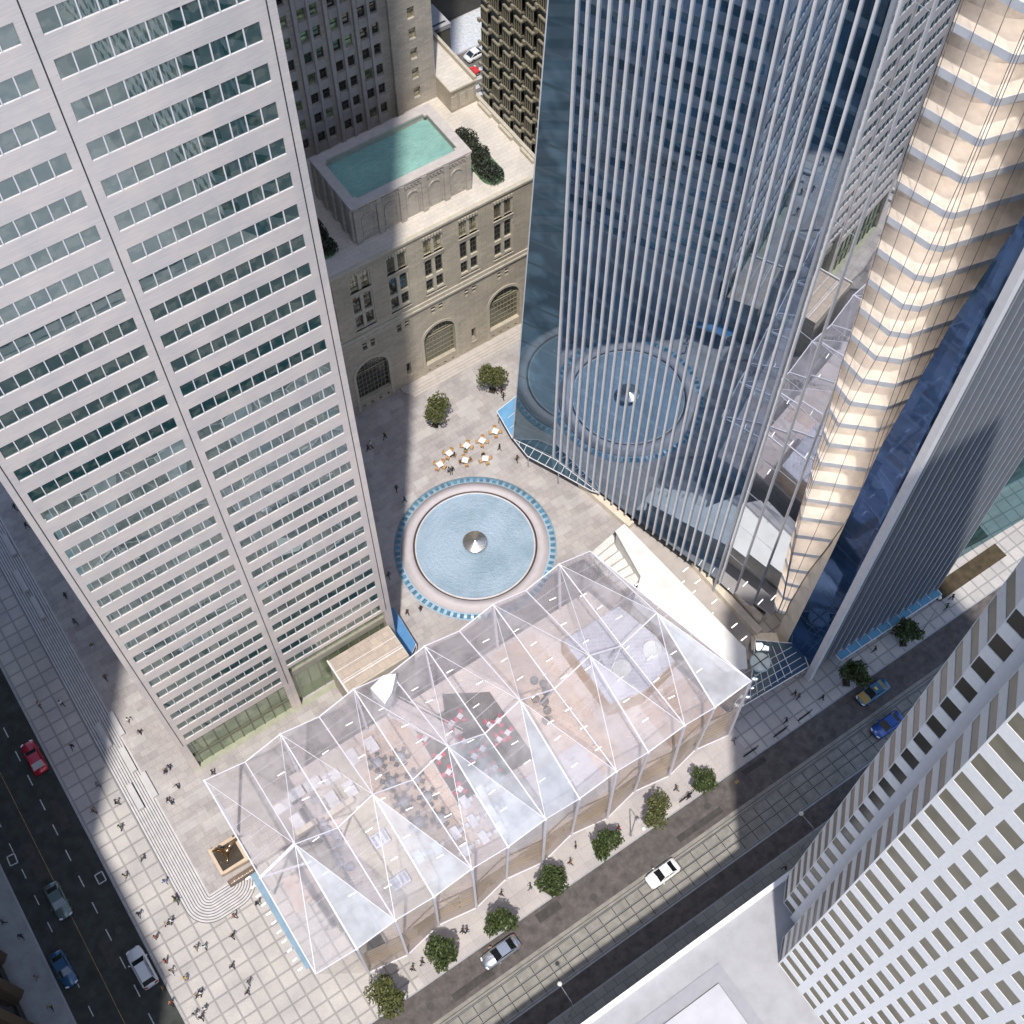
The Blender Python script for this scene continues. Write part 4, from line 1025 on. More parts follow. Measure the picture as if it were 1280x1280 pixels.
h0 = [at(463, 860, 18.0), at(479, 844, 18.0), at(495, 842, 18.0), at(490, 865, 18.0), at(481, 880, 18.0)]
m = MB(); m.prism([(p.x, p.y) for p in h0], 15.6, 18.0); m.build('shell', mat('hood_white', (.78, .80, .82), .6, var=.04), t5)

# ---------------- furniture on the upper floor
FT = [('white rectangular meeting table', []), ]
TABW = mat('table_white', (.78, .77, .80), .5); CHG = mat('chair_grey', (.16, .165, .17), .6); RED = mat('chair_red', (.62, .09, .14), .6); CHW = mat('chair_white', (.72, .73, .78), .5); ORG = mat('chair_orange', (.48, .29, .12), .6, var=.1); LEGM = mat('leg_steel', (.3, .3, .3), .4, metal=.6); TLG = mat('round_table_grey', (.40, .41, .44), .5)
def make_chair(name, m_, label, group):
    t = thing(name, label, 'chair', (0, 0, 0), 0, group)
    b = MB(); b.box(-.24, .24, -.24, .24, .42, .48); local(b, 'seat', m_, t)
    b = MB(); b.prism([(-.24, .19), (.24, .19), (.21, .26), (-.21, .26)], .5, .86); local(b, 'backrest', m_, t)
    for sx in (-1, 1):
        for sy in (-1, 1):
            b = MB(); b.tube([(sx*.21, sy*.21, 0), (sx*.19, sy*.19, .43)], .018, 5); local(b, 'leg', LEGM, t)
    return t
def make_table(name, m_, label, group, w, l, rnd=False, h=.74):
    t = thing(name, label, 'table', (0, 0, 0), 0, group)
    b = MB()
    if rnd: b.lathe((0, 0), [(w, h-.05), (w, h), (.01, h)], 24)
    else: b.box(-w, w, -l, l, h-.05, h)
    local(b, 'tabletop', m_, t)
    b = MB(); b.lathe((0, 0), [(.3, 0), (.28, .04), (.05, .06), (.05, h-.05)], 10); local(b, 'pedestal', LEGM, t)
    return t
protos = {}
def put(kind, maker, x, y, z, rz, label, group):
    if kind not in protos:
        o = maker(label, group); o.location = (x, y, z); o.rotation_euler.z = rz; protos[kind] = o; return o
    return dup(protos[kind], (x, y, z), rz, label, group)
ZF = FZ+.09
def ords(i): return ORD[i] if i < len(ORD) else str(i+1)
# grey round tables with grey chairs
rt = [at(300+1100*.15625, 900+355*.15625, ZF), at(300+1205*.15625, 900+515*.15625, ZF), at(440+385*.15625, 880+440*.15625, ZF), at(440+410*.15625, 880+800*.15625, ZF), at(440+505*.15625, 880+610*.15625, ZF), at(440+605*.15625, 880+760*.15625, ZF), at(440+710*.15625, 880+925*.15625, ZF), at(440+530*.15625, 880+960*.15625, ZF)]
nm = ['farthest left', 'second from the left', 'at the back under the ridge beam', 'nearest the big white roof panel', 'middle of the right hand column', 'beside the slanting white column', 'nearest the street on the right', 'nearest the street on the left']
for i, p in enumerate(rt):
    put('rt', lambda l, g: make_table('round_table', TLG, l, g, .62, 0, True), p.x, p.y, ZF, 0, 'grey round dining table under the glass roof, '+nm[i], 'round dining tables in the pavilion')
    for k in range(6):
        a = k*math.pi/3+.3*i; put('cg', lambda l, g: make_chair('dining_chair', CHG, l, g), p.x+.9*math.cos(a), p.y+.9*math.sin(a), ZF, a-math.pi/2, 'dark grey chair at the round table '+nm[i], 'chairs round the '+nm[i]+' round table')
# red seats on the dark carpet
rd = [(800, 170), (865, 115), (900, 315), (1045, 375), (980, 435), (1075, 560), (1145, 525), (695, 440), (775, 560), (1100, 185), (1170, 150), (1175, 300), (1245, 245), (865, 695), (585, 290)]
for i, (x, y) in enumerate(rd):
    p = at(440+x*.15625, 880+y*.15625, ZF); lb = ords(i)+' from the fountain side' if False else ''
    pos = ['upper left', 'top', 'left centre', 'centre right', 'centre', 'lower left', 'lower right', 'far left edge', 'lower left edge', 'under the ridge beam', 'right of the ridge beam', 'right centre', 'right edge', 'below the blue panel', 'top left corner'][i]
    put('rtab', lambda l, g: make_table('small_table', TABW, l, g, .32, .32), p.x, p.y, ZF, .4, 'small white table with red chairs on the dark carpet, '+pos, 'small tables on the dark carpet')
    for k in range(3):
        a = k*2.1+.9*i; put('cr', lambda l, g: make_chair('red_chair', RED, l, g), p.x+.62*math.cos(a), p.y+.62*math.sin(a), ZF, a-math.pi/2, 'red chair at the small table, '+pos+' of the dark carpet', 'red chairs at the '+pos+' table')
# white work tables
wt = [(350, 705, 0), (455, 605, 0), (590, 530, 0), (740, 470, 0), (745, 650, 1), (885, 565, 1), (465, 830, 1), (1055, 215, 1), (905, 310, 1)]
wn_ = ['lowest left of the diagonal row', 'second of the diagonal row', 'third of the diagonal row', 'top right of the diagonal row', 'turned, between the row and the long counter', 'turned, nearest the pink floor line', 'turned, just above the corner node', 'turned, nearest the back columns', 'turned, under the lilac ridge']
for i, (x, y, r_) in enumerate(wt):
    p = at(300+x*.15625, 900+y*.15625, ZF); put('wt', lambda l, g: make_table('work_table', TABW, l, g, .62, .95), p.x, p.y, ZF, 0 if r_ else math.pi/2, 'white rectangular table under the left roof bays, '+wn_[i], 'white tables at the left end of the pavilion')
wb = [(830, 1045), (910, 1180), (535, 1235), (965, 950), (1055, 1080), (1110, 870), (1190, 1000), (1160, 635), (1040, 715), (1240, 770), (905, 800), (680, 1160)]
wbn = ['right of the striped steps', 'lowest beside the brown floor', 'lowest left one', 'middle left of the blue area', 'middle of the blue area', 'upper beside the ridge beam', 'lower beside the ridge beam', 'along the dark carpet edge', 'left end of the carpet edge', 'right end of the carpet edge', 'just below the blue panel', 'left of the striped steps']
for i, (x, y) in enumerate(wb):
    p = at(440+x*.15625, 880+y*.15625, ZF); x_, y_ = p.x, p.y
    put('booth', lambda l, g: make_table('booth_table', CHW, l, g, .45, .75), x_, y_, ZF, 0, 'pale booth table near the street front, '+wbn[i], 'pale booth tables near the street front')
    for s in (-1, 1): put('cw', lambda l, g: make_chair('pale_chair', CHW, l, g), x_+s*.75, y_, ZF, -s*math.pi/2, 'white chair at the booth table '+wbn[i], 'chairs at the booth table '+wbn[i])
# long timber counters and a white reception block
def counter(lbl, a, c, w, h=1.05, m1=None):
    t = thing('counter', lbl, 'counter', (a[0], a[1], ZF)); a = Vector(a[:2]); c = Vector(c[:2]); q = (c-a).normalized()
    b = MB(); b.obox(a, q, (-q.y, q.x), (c-a).length, w, ZF, ZF+h-.06); b.build('body', m1 or mat('counter_body', (.5, .42, .32), .6), t)
    b = MB(); b.obox(a-q*.05, q, (-q.y, q.x), (c-a).length+.1, w+.08, ZF+h-.06, ZF+h); b.build('worktop', mat('worktop', (.70, .63, .52), .5), t)
P_ = lambda x, y: at(300+x*.15625, 900+y*.15625, ZF)
counter('long pale timber counter right of the lower ridge beam, under the left roof bays', P_(700, 815), P_(925, 665), .6)
counter('long pale timber counter left of the ridge beam, just above the white cross beam', P_(470, 945), P_(630, 850), .6)
def sofa(lbl, p, mt, n=5):
    t = thing('lounge_seating', lbl, 'sofa', (p.x, p.y, ZF))
    b = MB()
    for k in range(n): b.lathe((p.x+.7*math.sin(k*1.3), p.y-.95*k), [(.45, ZF), (.5, ZF+.3), (.42, ZF+.42), (.01, ZF+.44)], 16)
    b.build('cushion', mt, t)
SOF = mat('cushion_grey', (.46, .46, .52), .8)
sofa('chain of round grey cushions running under the ridge beam in the third bay', P_(600, 640), SOF, 6)
sofa('second chain of round grey cushions nearer the street in the third bay', P_(700, 900), SOF, 6)
sofa('cluster of round dark cushions in the middle of the brown floor bays', at(560+690*.15625, 800+330*.15625, ZF), CHG, 4)
sofa('row of round dark stools left of the pale bar on the brown floor', at(560+700*.15625, 800+480*.15625, ZF), mat('stool_brown', (.22, .19, .16), .8), 4)
def board(lbl, p, w, l, n):
    t = thing('display_table', lbl, 'display', (p.x, p.y, ZF))
    b = MB(); b.box(p.x-w, p.x+w, p.y-l, p.y+l, ZF, ZF+.8); b.build('body', CHW, t)
    for k in range(n):
        b = MB(); x = p.x-w+.3+(2*w-.6)*k/max(1, n-1); b.box(x-.12, x+.12, p.y-l+.2, p.y+l-.2, ZF+.8, ZF+.95); b.build('tray', mat('tray_blue', (.35, .42, .55), .5) if k == 0 else bpy.data.materials['tray_blue'], t)
board('white display table with blue trays near the street in the fourth bay', P_(1125, 965), .95, .8, 3)
board('low white display block with slots beyond the first display table', at(500, 1103, ZF), 1.1, .7, 4)
# clear straight escalator runs
def ramp(lbl, p0, p1, w):
    t = thing('stair_flight', lbl, 'stair', tuple(p0)); d_ = (p1-p0); n_ = Vector((-d_.y, d_.x, 0)).normalized()*w/2
    b = MB(); b.poly([p0-n_, p0+n_, p1+n_, p1-n_]); b.build('flight', mat('stair_pale', (.62, .56, .55), .6) if 'stair_pale' not in bpy.data.materials else bpy.data.materials['stair_pale'], t)
    k = 22; b = MB()
    for i in range(k): 
        q = p0.lerp(p1, (i+.5)/k); b.bar(q-n_*1.0+Vector((0, 0, .05)), q+n_*1.0+Vector((0, 0, .05)), .05, .05)
    b.build('step_edge', TABW, t)
    for s in (-1, 1): b = MB(); b.bar(p0+n_*s+Vector((0, 0, .9)), p1+n_*s+Vector((0, 0, .9)), .07); b.build('handrail', TABW, t)
ramp('rising flight with white step edges leading down from the white hood', Vector((18.9, 52.8, 9.0)), Vector((23.6, 45.8, FZ+.1)), 2.4)
ramp('pale flight of steps running down to the street front beside the brown floor', Vector((17.6, 37.6, FZ+.1)), Vector((19.6, 31.6, 3.2)), 1.6)
# pendant lamps
LP = emis('pendant_glow', (1, .95, .88), 2.6)
random.seed(5)
first = None; bayname = ['second', 'third', 'fourth', 'fifth', 'sixth', 'seventh', 'eighth', 'ninth', 'tenth', 'eleventh', 'twelfth']
for bI in range(1, 12):
    n_ = 5 if bI in (1, 11) else 7
    for k in range(n_):
        x = PX[bI]+1.0+random.random()*2.6; y = 52.2-k*(20.0/n_)-random.random()*1.2; z = 11.2+random.random()*2.4
        lb = 'tube lamp in the %s roof bay from the left, %s from the fountain side' % (bayname[bI-1], ords(k))
        if first is None:
            first = thing('pendant_lamp', lb, 'lamp', (x, y, z), 0, 'tube lamps hanging in the pavilion')
            b = MB(); b.tube([(-.42, 0, 0), (.42, 0, 0)], .05, 6); local(b, 'tube', LP, first)
            b = MB(); b.tube([(-.3, 0, .04), (-.3, 0, 2.4)], .008, 3); local(b, 'cable', LEGM, first)
            b = MB(); b.tube([(.3, 0, .04), (.3, 0, 2.4)], .008, 3); local(b, 'cable', LEGM, first)
        else: dup(first, (x, y, z), random.uniform(-.15, .1), lb)

# small light bars set in the alley paving
GL = emis('floor_light', (1, .93, .82), 2.2); fl = None
for i, (x, y) in enumerate([(857, 712), (872, 727), (852, 729), (866, 741), (893, 752), (888, 769), (918, 782), (912, 797), (930, 798)]):
    q = at(x, y, PZ+.05); lb = 'pale light bar set in the alley paving, %s from the fountain end' % ords(i)
    if fl is None:
        fl = thing('floor_light', lb, 'light', (q.x, q.y, PZ+.04), R(5), 'light bars in the alley paving')
        b = MB(); b.box(-.5, .5, -.06, .06, 0, .05); local(b, 'lens', GL, fl); b = MB(); b.box(-.55, .55, -.1, .1, -.02, .02); local(b, 'housing', LEGM, fl)
    else: dup(fl, (q.x, q.y, PZ+.04), R(5), lb)
# ================================================================ trees, shrubs
random.seed(21)
BARK = mat('bark', (.10, .075, .055), .9, var=.2, scale=6)
def leafmat(name, a, b_):
    m, nt, out = _nodes(name)
    p = N(nt, 'ShaderNodeBsdfPrincipled', Roughness=.55)
    co = objco(nt); c = ramp2(nt, noise(nt, co, 2.6, 3, .7), a, b_, .35, .65)
    nt.links.new(c, p.inputs['Base Color']); nt.links.new(p.outputs[0], out.inputs[0]); return m
LEAF = leafmat('leaf_green', (.022, .040, .012), (.085, .115, .032))
LEAFO = leafmat('leaf_olive', (.045, .058, .018), (.145, .150, .05))
LEAFD = leafmat('leaf_dark', (.016, .022, .014), (.05, .06, .038))
def crown_mesh(R_, H_, cz, n, size, seed, lobes=9):
    rnd = random.Random(seed); b = MB()
    lb = []
    for k in range(lobes):
        a = rnd.random()*6.283; r = R_*rnd.uniform(.2, .72); lb.append((r*math.cos(a), r*math.sin(a), cz+rnd.uniform(-.45, .5)*H_, rnd.uniform(.30, .56)*R_))
    for k in range(n):
        lx, ly, lz, lr = lb[k % lobes]
        th = rnd.random()*6.283; u = rnd.uniform(-1, 1); q = math.sqrt(1-u*u); rr = lr*(rnd.random()**.38)*(1+.12*math.sin(5*th+k % lobes))
        c = Vector((lx+rr*q*math.cos(th), ly+rr*q*math.sin(th), lz+rr*u*.85))
        nrm = Vector((rnd.gauss(0, 1), rnd.gauss(0, 1), rnd.gauss(.5, 1))).normalized(); t1 = nrm.orthogonal().normalized(); t2 = nrm.cross(t1)
        s = size*rnd.uniform(.6, 1.35)
        b.poly([c-t1*s, c+t2*s*.55, c+t1*s, c-t2*s*.55])
    return b
def trunk_mesh(h, lean=0):
    b = MB(); b.tube([(0, 0, 0), (.02, 0, h*.5), (.05, .03, h)], [.14, .11, .08], 8); return b
def limb_mesh(h, R_, a):
    b = MB(); b.tube([(.04, .02, h*.8), (math.cos(a)*R_*.3, math.sin(a)*R_*.3, h*1.25), (math.cos(a)*R_*.62, math.sin(a)*R_*.62, h*1.6)], [.06, .04, .015], 6); return b
def tree_proto(label, group, R_, lm, seed, h=2.4):
    t = thing('street_tree', label, 'tree', (0, 0, 0), 0, group)
    local(trunk_mesh(h), 'trunk', BARK, t)
    for k in range(5): local(limb_mesh(h, R_, k*1.257+.3), 'limb', BARK, t)
    local(crown_mesh(R_, 1.5, 4.1, 3300, .16, seed), 'crown', lm, t)
    b = MB(); b.box(-.62, .62, -.62, .62, .0, .045); local(b, 'pit_frame', KERB, t)
    b = MB(); b.box(-.48, .48, -.48, .48, .046, .06); local(b, 'pit_soil', mat('pit_soil', (.05, .035, .02), .95), t)
    return t
TP = [tree_proto('', 'street trees along the tram street kerb', 2.15, LEAFO, 3), tree_proto('', 'street trees along the tram street kerb', 2.1, LEAF, 8), tree_proto('', 'street trees along the tram street kerb', 2.05, LEAF, 15)]
tl = [(2.38, 26.95, 0, 'olive green street tree nearest the bottom edge of the frame'), (9.19, 27.1, 1, 'street tree right of the olive one, before the pavilion front corner'),
      (16.31, 27.0, 2, 'street tree just above the silver car at the kerb'), (23.41, 27.0, 1, 'street tree between the silver car tree and the middle one of seven'),
      (30.72, 27.3, 2, 'street tree level with the middle of the pavilion front'), (37.95, 27.0, 0, 'street tree beside the street lamp post, above the white car'),
      (45.04, 27.0, 1, 'small street tree at the right end of the pavilion row'), (68.38, 27.2, 2, 'street tree beside the taxi below the finned facade'), (77.8, 27.2, 1, 'farthest street tree, in shade under the finned facade')]
used = set()
for i, (x, y, k, lb) in enumerate(tl):
    sc = [1.08, 1.0, .98, .96, 1.0, .95, .84, 1.0, .92][i]
    if k not in used:
        o = TP[k]; o.location = (x, y, 0); o['label'] = lb; o.scale = (sc,)*3; used.add(k)
    else: dup(TP[k], (x, y, 0), i*1.7, lb, scale=(sc*(1+.08*math.sin(i*2.3)), sc*(1-.07*math.sin(i*2.3)), sc*(1+.1*math.cos(i*1.7))))
dup(TP[0], (46.6, 87.7, PZ), 2.2, 'rounded plaza tree on the shadow edge before the middle hall arch', 'trees on the plaza before the hall', (1.0,)*3)
dup(TP[0], (56.3, 88.1, PZ), .7, 'rounded plaza tree in full sun beside the glass tower corner', 'trees on the plaza before the hall', (.98,)*3)
def shrubbed(lbl, x0, x1, y0, y1, z):
    t = thing('rooftop_shrub_bed', lbl, 'shrub bed', ((x0+x1)/2, (y0+y1)/2, z))
    r = (x1-x0)/2; cx = (x0+x1)/2
    pl = [(cx+r*math.cos(a), y0+r+r*math.sin(a)) for a in [math.pi+math.pi*k/10 for k in range(11)]]+[(cx+r*math.cos(a), y1-r+r*math.sin(a)) for a in [math.pi*k/10 for k in range(11)]]
    b = MB(); b.prism(pl, z, z+.35); b.build('planter', mat('planter_green', (.12, .22, .12), .7), t)
    rnd = random.Random(int(x0*7))
    b = MB(); n = 5200
    blobs = [(cx+rnd.uniform(-.45, .45)*r, y0+r*.6+(y1-y0-r*1.2)*k/8, rnd.uniform(.65, .95)*r) for k in range(9)]
    for k in range(n):
        bx, by, br = blobs[k % 9]; th = rnd.random()*6.283; u = rnd.random(); q = math.sqrt(max(0, 1-u*u)); rr = br*rnd.random()**.3
        c = Vector((bx+rr*q*math.cos(th), by+rr*q*math.sin(th), z+.35+rr*u*1.5)); n_ = Vector((rnd.gauss(0, 1), rnd.gauss(0, 1), rnd.gauss(.6, 1))).normalized(); t1 = n_.orthogonal().normalized(); t2 = n_.cross(t1); s = .15*rnd.uniform(.6, 1.3)
        b.poly([c-t1*s, c+t2*s*.6, c+t1*s, c-t2*s*.6])
    b.build('foliage', LEAFD, t)
shrubbed('long dark shrub bed in the sun beside the roof pool', 62.3, 65.4, 97.2, 106.8, 28.81)
shrubbed('dark shrub bed in shade between the steel tower edge and the roof pool', 38.6, 41.7, 98.6, 105.5, 28.81)

# ================================================================ vehicles
def paint(name, c, rough=.25, metal=.2): 
    m, nt, out = _nodes(name); p = N(nt, 'ShaderNodeBsdfPrincipled', Roughness=rough, Metallic=metal); p.inputs['Base Color'].default_value = rgb(c); p.inputs['Coat Weight'].default_value = .6
    nt.links.new(p.outputs[0], out.inputs[0]); return m
CGL = mirror('car_glass', (.012, .014, .016), (.8, .85, .9), .08, .03); TYR = mat('tyre_rubber', (.025, .025, .027), .9); RIM = mat('wheel_rim', (.45, .45, .47), .3, metal=.8)
HL = mat('headlight_glass', (.75, .77, .8), .15); TLM = mat('taillight_red', (.45, .02, .02), .25); PLT = mat('black_trim', (.03, .03, .032), .6)
def vehicle(label, x, y, rz, col, L=4.6, W=1.82, kind='sedan', extra=None, cat='car', name='parked_car', metal=.2):
    t = thing(name, label, cat, (x, y, -.12), rz)
    P = paint('car_paint_%d' % len(bpy.data.materials), col, metal=metal)
    h = L/2; suv = kind == 'suv'; top = 1.62 if suv else 1.40; belt = .98 if suv else .90
    st = [(-h, .60, .40, .62), (-h*.97, .78, .30, .84), (-h*.82, .90, .22, belt+.0), (-h*.45, .91, .20, belt+.02), (0, .91, .20, belt+.02), (h*.35, .91, .20, belt-.02), (h*.68, .89, .21, belt-.12), (h*.90, .80, .25, belt-.22), (h*.985, .62, .32, belt-.34), (h, .5, .40, .5)]
    b = MB(); rings = []
    for (sx, w, zb, zt) in st:
        w = w*W/1.82; i = len(b.v); rings.append(i)
        b.v += [(sx, -w*.9, zb), (sx, -w, zb+.15), (sx, -w*.98, zt-.16), (sx, -w*.86, zt-.02), (sx, 0, zt+.02), (sx, w*.86, zt-.02), (sx, w*.98, zt-.16), (sx, w, zb+.15), (sx, w*.9, zb)]
    for a, c in zip(rings, rings[1:]):
        for j in range(8): b.f.append((a+j, c+j, c+j+1, a+j+1)); b.mi.append(0); b.sm.append(True)
        b.f.append((a+8, c+8, c, a)); b.mi.append(0); b.sm.append(False)
    b.f.append(tuple(rings[0]+j for j in range(9))); b.mi.append(0); b.sm.append(False); b.f.append(tuple(rings[-1]+8-j for j in range(9))); b.mi.append(0); b.sm.append(False)
    local(b, 'body', P, t)
    # greenhouse
    xr0, xr1, xf1, xf0 = (-h*.88, -h*.72, h*.10, h*.42) if suv else (-h*.78, -h*.42, h*.08, h*.42)
    w0, w1 = .80*W/1.82, .64*W/1.82
    b = MB(); pts0 = [(xr0, -w0*.9), (xf0, -w0*.9), (xf0, w0*.9), (xr0, w0*.9)]; pts1 = [(xr1, -w1), (xf1, -w1), (xf1, w1), (xr1, w1)]
    lo = [(p[0], p[1], belt-.06) for p in pts0]; hi = [(p[0], p[1], top-.04) for p in pts1]
    for j in range(4): k = (j+1) % 4; b.poly([lo[j], lo[k], hi[k], hi[j]])
    b.poly(hi); local(b, 'glasshouse', CGL, t)
    b = MB(); b.prism([(xr1-.02, -w1-.015), (xf1+.02, -w1-.015), (xf1+.02, w1+.015), (xr1-.02, w1+.015)], top-.05, top)
    for s in (-1, 1):
        b.bar((xr0, s*w0*.9, belt-.04), (xr1, s*w1, top-.03), .08); b.bar((xf0, s*w0*.9, belt-.04), (xf1, s*w1, top-.03), .06); b.bar(((xr1+xf1)/2, s*w0*.9, belt-.04), ((xr1+xf1)/2, s*w1, top-.03), .07)
    local(b, 'roof', P, t)
    if suv:
        for s in (-1, 1): b = MB(); b.bar((xr1, s*w1*.92, top+.04), (xf1, s*w1*.92, top+.04), .05); local(b, 'roof_rail', PLT, t)
        b = MB(); b.box(xr1+.5, xf1-.3, -w1*.7, w1*.7, top, top+.012); 
    for sx in (-h*.60, h*.62):
        for s in (-1, 1):
            b = MB(); b.tube([(sx, s*(W/2-.26), .33), (sx, s*(W/2+.005), .33)], .33, 16, smooth=False); o = local(b, 'wheel', TYR, t)
            b = MB(); b.tube([(sx, s*(W/2-.02), .33), (sx, s*(W/2+.015), .33)], .2, 12, smooth=False); local(b, 'rim', RIM, o)
    for s in (-1, 1):
        b = MB(); b.prism([(h*.90, s*.42*W/1.82), (h*.99, s*.40*W/1.82), (h*.93, s*.76*W/1.82), (h*.86, s*.78*W/1.82)], .56, belt-.22); local(b, 'headlight', HL, t)
        b = MB(); b.prism([(-h*.985, s*.42*W/1.82), (-h*.90, s*.45*W/1.82), (-h*.90, s*.80*W/1.82), (-h*.965, s*.76*W/1.82)], .62, belt-.1); local(b, 'taillight', TLM, t)
        b = MB(); b.prism([(h*.30, s*.9*W/1.82), (h*.36, s*1.08*W/1.82), (h*.30, s*1.10*W/1.82), (h*.25, s*.9*W/1.82)], belt-.04, belt+.12); local(b, 'wing_mirror', P, t)
    b = MB(); b.box(h*.985, h+.02, -.55, .55, .3, .5); local(b, 'grille', PLT, t)
    if extra == 'taxi':
        b = MB(); b.box(-.35, -.05, -.22, .22, top, top+.16); local(b, 'roof_sign', paint('taxi_sign', (.75, .5, .1)), t)
        b = MB(); b.box(h*.45, h*.88, -W*.40, W*.40, belt-.10, belt-.02); local(b, 'bonnet', paint('taxi_yellow', (.42, .26, .06)), t)
    return t
vehicle('red car with lilac reflections on its roof, at the kerb of the shaded side street', -18.75, 74.4, R(91), (.45, .02, .045), 4.7, kind='sedan')
vehicle('dull grey green saloon driving down the middle of the side street', -23.4, 57.2, R(-90), (.12, .17, .17), 4.6)
vehicle('dark blue car hugging the far kerb of the side street', -26.0, 50.0, R(-88), (.03, .10, .20), 4.4, 1.7)
vehicle('white sport utility car beside the sunlit grid paving', -18.75, 45.3, R(91), (.66, .69, .72), 4.9, 1.92, 'suv', metal=0)
vehicle('silver saloon parked beside the kerb under the street trees', 15.0, 24.4, R(181), (.42, .45, .50), 4.75, metal=.75)
vehicle('white saloon driving along the tram tracks', 35.2, 21.2, R(180.5), (.78, .78, .78), 4.2, metal=0, name='moving_car')
vehicle('blue and yellow taxi in shade beside the kerb tree', 70.1, 24.35, R(180), (.04, .13, .22), 4.6, extra='taxi', cat='taxi', name='taxi')
vehicle('bright blue car on the tracks half hidden by the white tower', 68.7, 20.2, R(180), (.03, .09, .34), 4.4, name='moving_car')
o = vehicle('tiny red car on the far street behind the limestone hall', 87.6, 142.3, R(10), (.75, .05, .04), 4.6); o.location.z = PZ+.04
o = vehicle('tiny white car half seen beside the bronze tower on the far street', 91.5, 145.6, R(5), (.75, .76, .78), 4.6, metal=0); o.location.z = PZ+.04

# ================================================================ street furniture
def lamp(lbl, base, ang, arm=2.4, h=7.6):
    t = thing('street_lamp', lbl, 'street lamp', base, ang)
    b = MB(); b.tube([(0, 0, 0), (0, 0, .6), (0, 0, h-.6), (.3, 0, h-.1), (arm, 0, h+.15)], [.13, .08, .06, .05, .035], 8); local(b, 'pole', FING, t)
    b = MB(); b.lathe((arm, 0), [(.02, h-.1), (.22, h), (.27, h+.16), (.2, h+.32), (.01, h+.38)], 16); local(b, 'globe', mat('lamp_globe', (.78, .78, .72), .3) if 'lamp_globe' not in bpy.data.materials else bpy.data.materials['lamp_globe'], t)
    b = MB(); b.lathe((0, 0), [(.2, 0), (.2, .12), (.12, .2)], 10); local(b, 'base', FING, t)
lamp('street lamp with a pale globe on the far kerb by the white roof edge', (17.6, 14.7, 0), R(90))
lamp('thin street lamp on the near pavement beside the tree above the white car', (34.9, 26.9, 0), R(-95), 1.6)
lamp('street lamp on the pavement beside the farthest shaded street tree', (80.2, 26.8, 0), R(35), 1.8)
lamp('street lamp just in front of the white tower corner, by the dark lane', (50.5, 14.6, 0), R(95), 2.2)
def rack(x, y, lbl, n=4):
    if 'rack' not in protos:
        t = thing('bike_rack', lbl, 'bike rack', (x, y, 0), 0, 'bike racks along the kerb')
        b = MB(); b.box(-1.0, 1.0, -.08, .08, 0, .06); local(b, 'rail', PLT, t)
        for k in range(5):
            b = MB(); xx = -.9+k*.45; b.tube([(xx, 0, .05), (xx, 0, .75), (xx+.12, 0, .85), (xx+.24, 0, .75), (xx+.24, 0, .05)], .035, 6); local(b, 'hoop', PLT, t)
        protos['rack'] = t
    else: dup(protos['rack'], (x, y, 0), .03, lbl)
rack(52.8, 26.9, 'dark bike rack right of the last pavilion tree, at the start of the shade')
rack(57.4, 26.8, 'dark bike rack in the middle of the three on the gridded pavement')
rack(61.2, 26.75, 'dark bike rack nearest the taxi tree')
rack(43.0, 26.85, 'dark bike rack between the two right hand pavilion trees')
# sculpture and its plinth, and the brown sign wall by the steps
t = thing('sculpture_plinth', 'square stone plinth with a dark sunken tray left of the pavilion corner', 'plinth', (-5, 50.7, PZ))
b = MB(); b.prism([(-6.7, 49.1), (-3.3, 48.9), (-3.2, 52.2), (-6.6, 52.5)], PZ, 1.2); b.build('base', mat('buff_plinth_stone', (.46, .36, .27), .7, var=.1), t)
b = MB()
for (x0, x1, y0, y1) in ((-6.7, -6.35, 49.1, 52.5), (-3.6, -3.2, 48.95, 52.2), (-6.35, -3.6, 49.0, 49.35), (-6.35, -3.6, 52.0, 52.4)): b.box(x0, x1, y0, y1, 1.2, 1.36)
b.build('rim', mat('buff_rim_stone', (.58, .46, .34), .7, var=.08), t)
b = MB(); b.box(-6.34, -3.61, 49.36, 51.99, 1.201, 1.23); b.build('tray', mat('tray_bronze', (.10, .08, .06), .25, metal=.5), t)
t = thing('bronze_sculpture', 'twisting winged bronze sculpture on the square plinth by the pavilion', 'sculpture', (-4.9, 50.9, 1.24))
BRZ = mat('polished_bronze', (.36, .24, .14), .25, metal=.9, var=.3, scale=3)
b = MB(); b.tube([(-5.0, 51.0, 1.2), (-5.2, 51.1, 1.9), (-4.9, 50.9, 2.6), (-4.4, 50.8, 3.0)], [.30, .42, .34, .08], 10); b.build('torso', BRZ, t)
for s_, pts in ((0, [(-5.1, 51.1, 2.1), (-5.8, 51.6, 2.7), (-6.1, 51.3, 3.4), (-5.9, 50.9, 4.0)]), (1, [(-4.9, 50.9, 2.2), (-4.1, 51.3, 2.4), (-3.5, 51.5, 2.2), (-2.9, 51.5, 2.0)])):
    b = MB(); b.tube(pts, [.28, .26, .2, .05], 8); b.build('wing', BRZ, t)
b = MB(); b.tube([(-5.0, 51.0, 1.24), (-5.3, 50.3, 1.4), (-5.5, 49.8, 1.3)], [.18, .12, .05], 8); b.build('tail', BRZ, t)
t = thing('low_brown_wall', 'low brown wall with small pale marks beside the curved steps', 'wall', (-5, 47.9, 0))
b = MB(); b.box(-6.5, -3.2, 47.55, 48.15, -.1, 1.25); b.build('panel', mat('brown_bronze_panel', (.16, .115, .085), .5, var=.2), t)
b = MB()
rnd = random.Random(4); x = -6.2
while x < -3.5: w_ = rnd.uniform(.05, .16); b.box(x, x+w_, 47.6, 47.6+rnd.uniform(.08, .2), 1.251, 1.275); x += w_+rnd.uniform(.06, .14)
b.build('raised_mark', BEIGE, t)

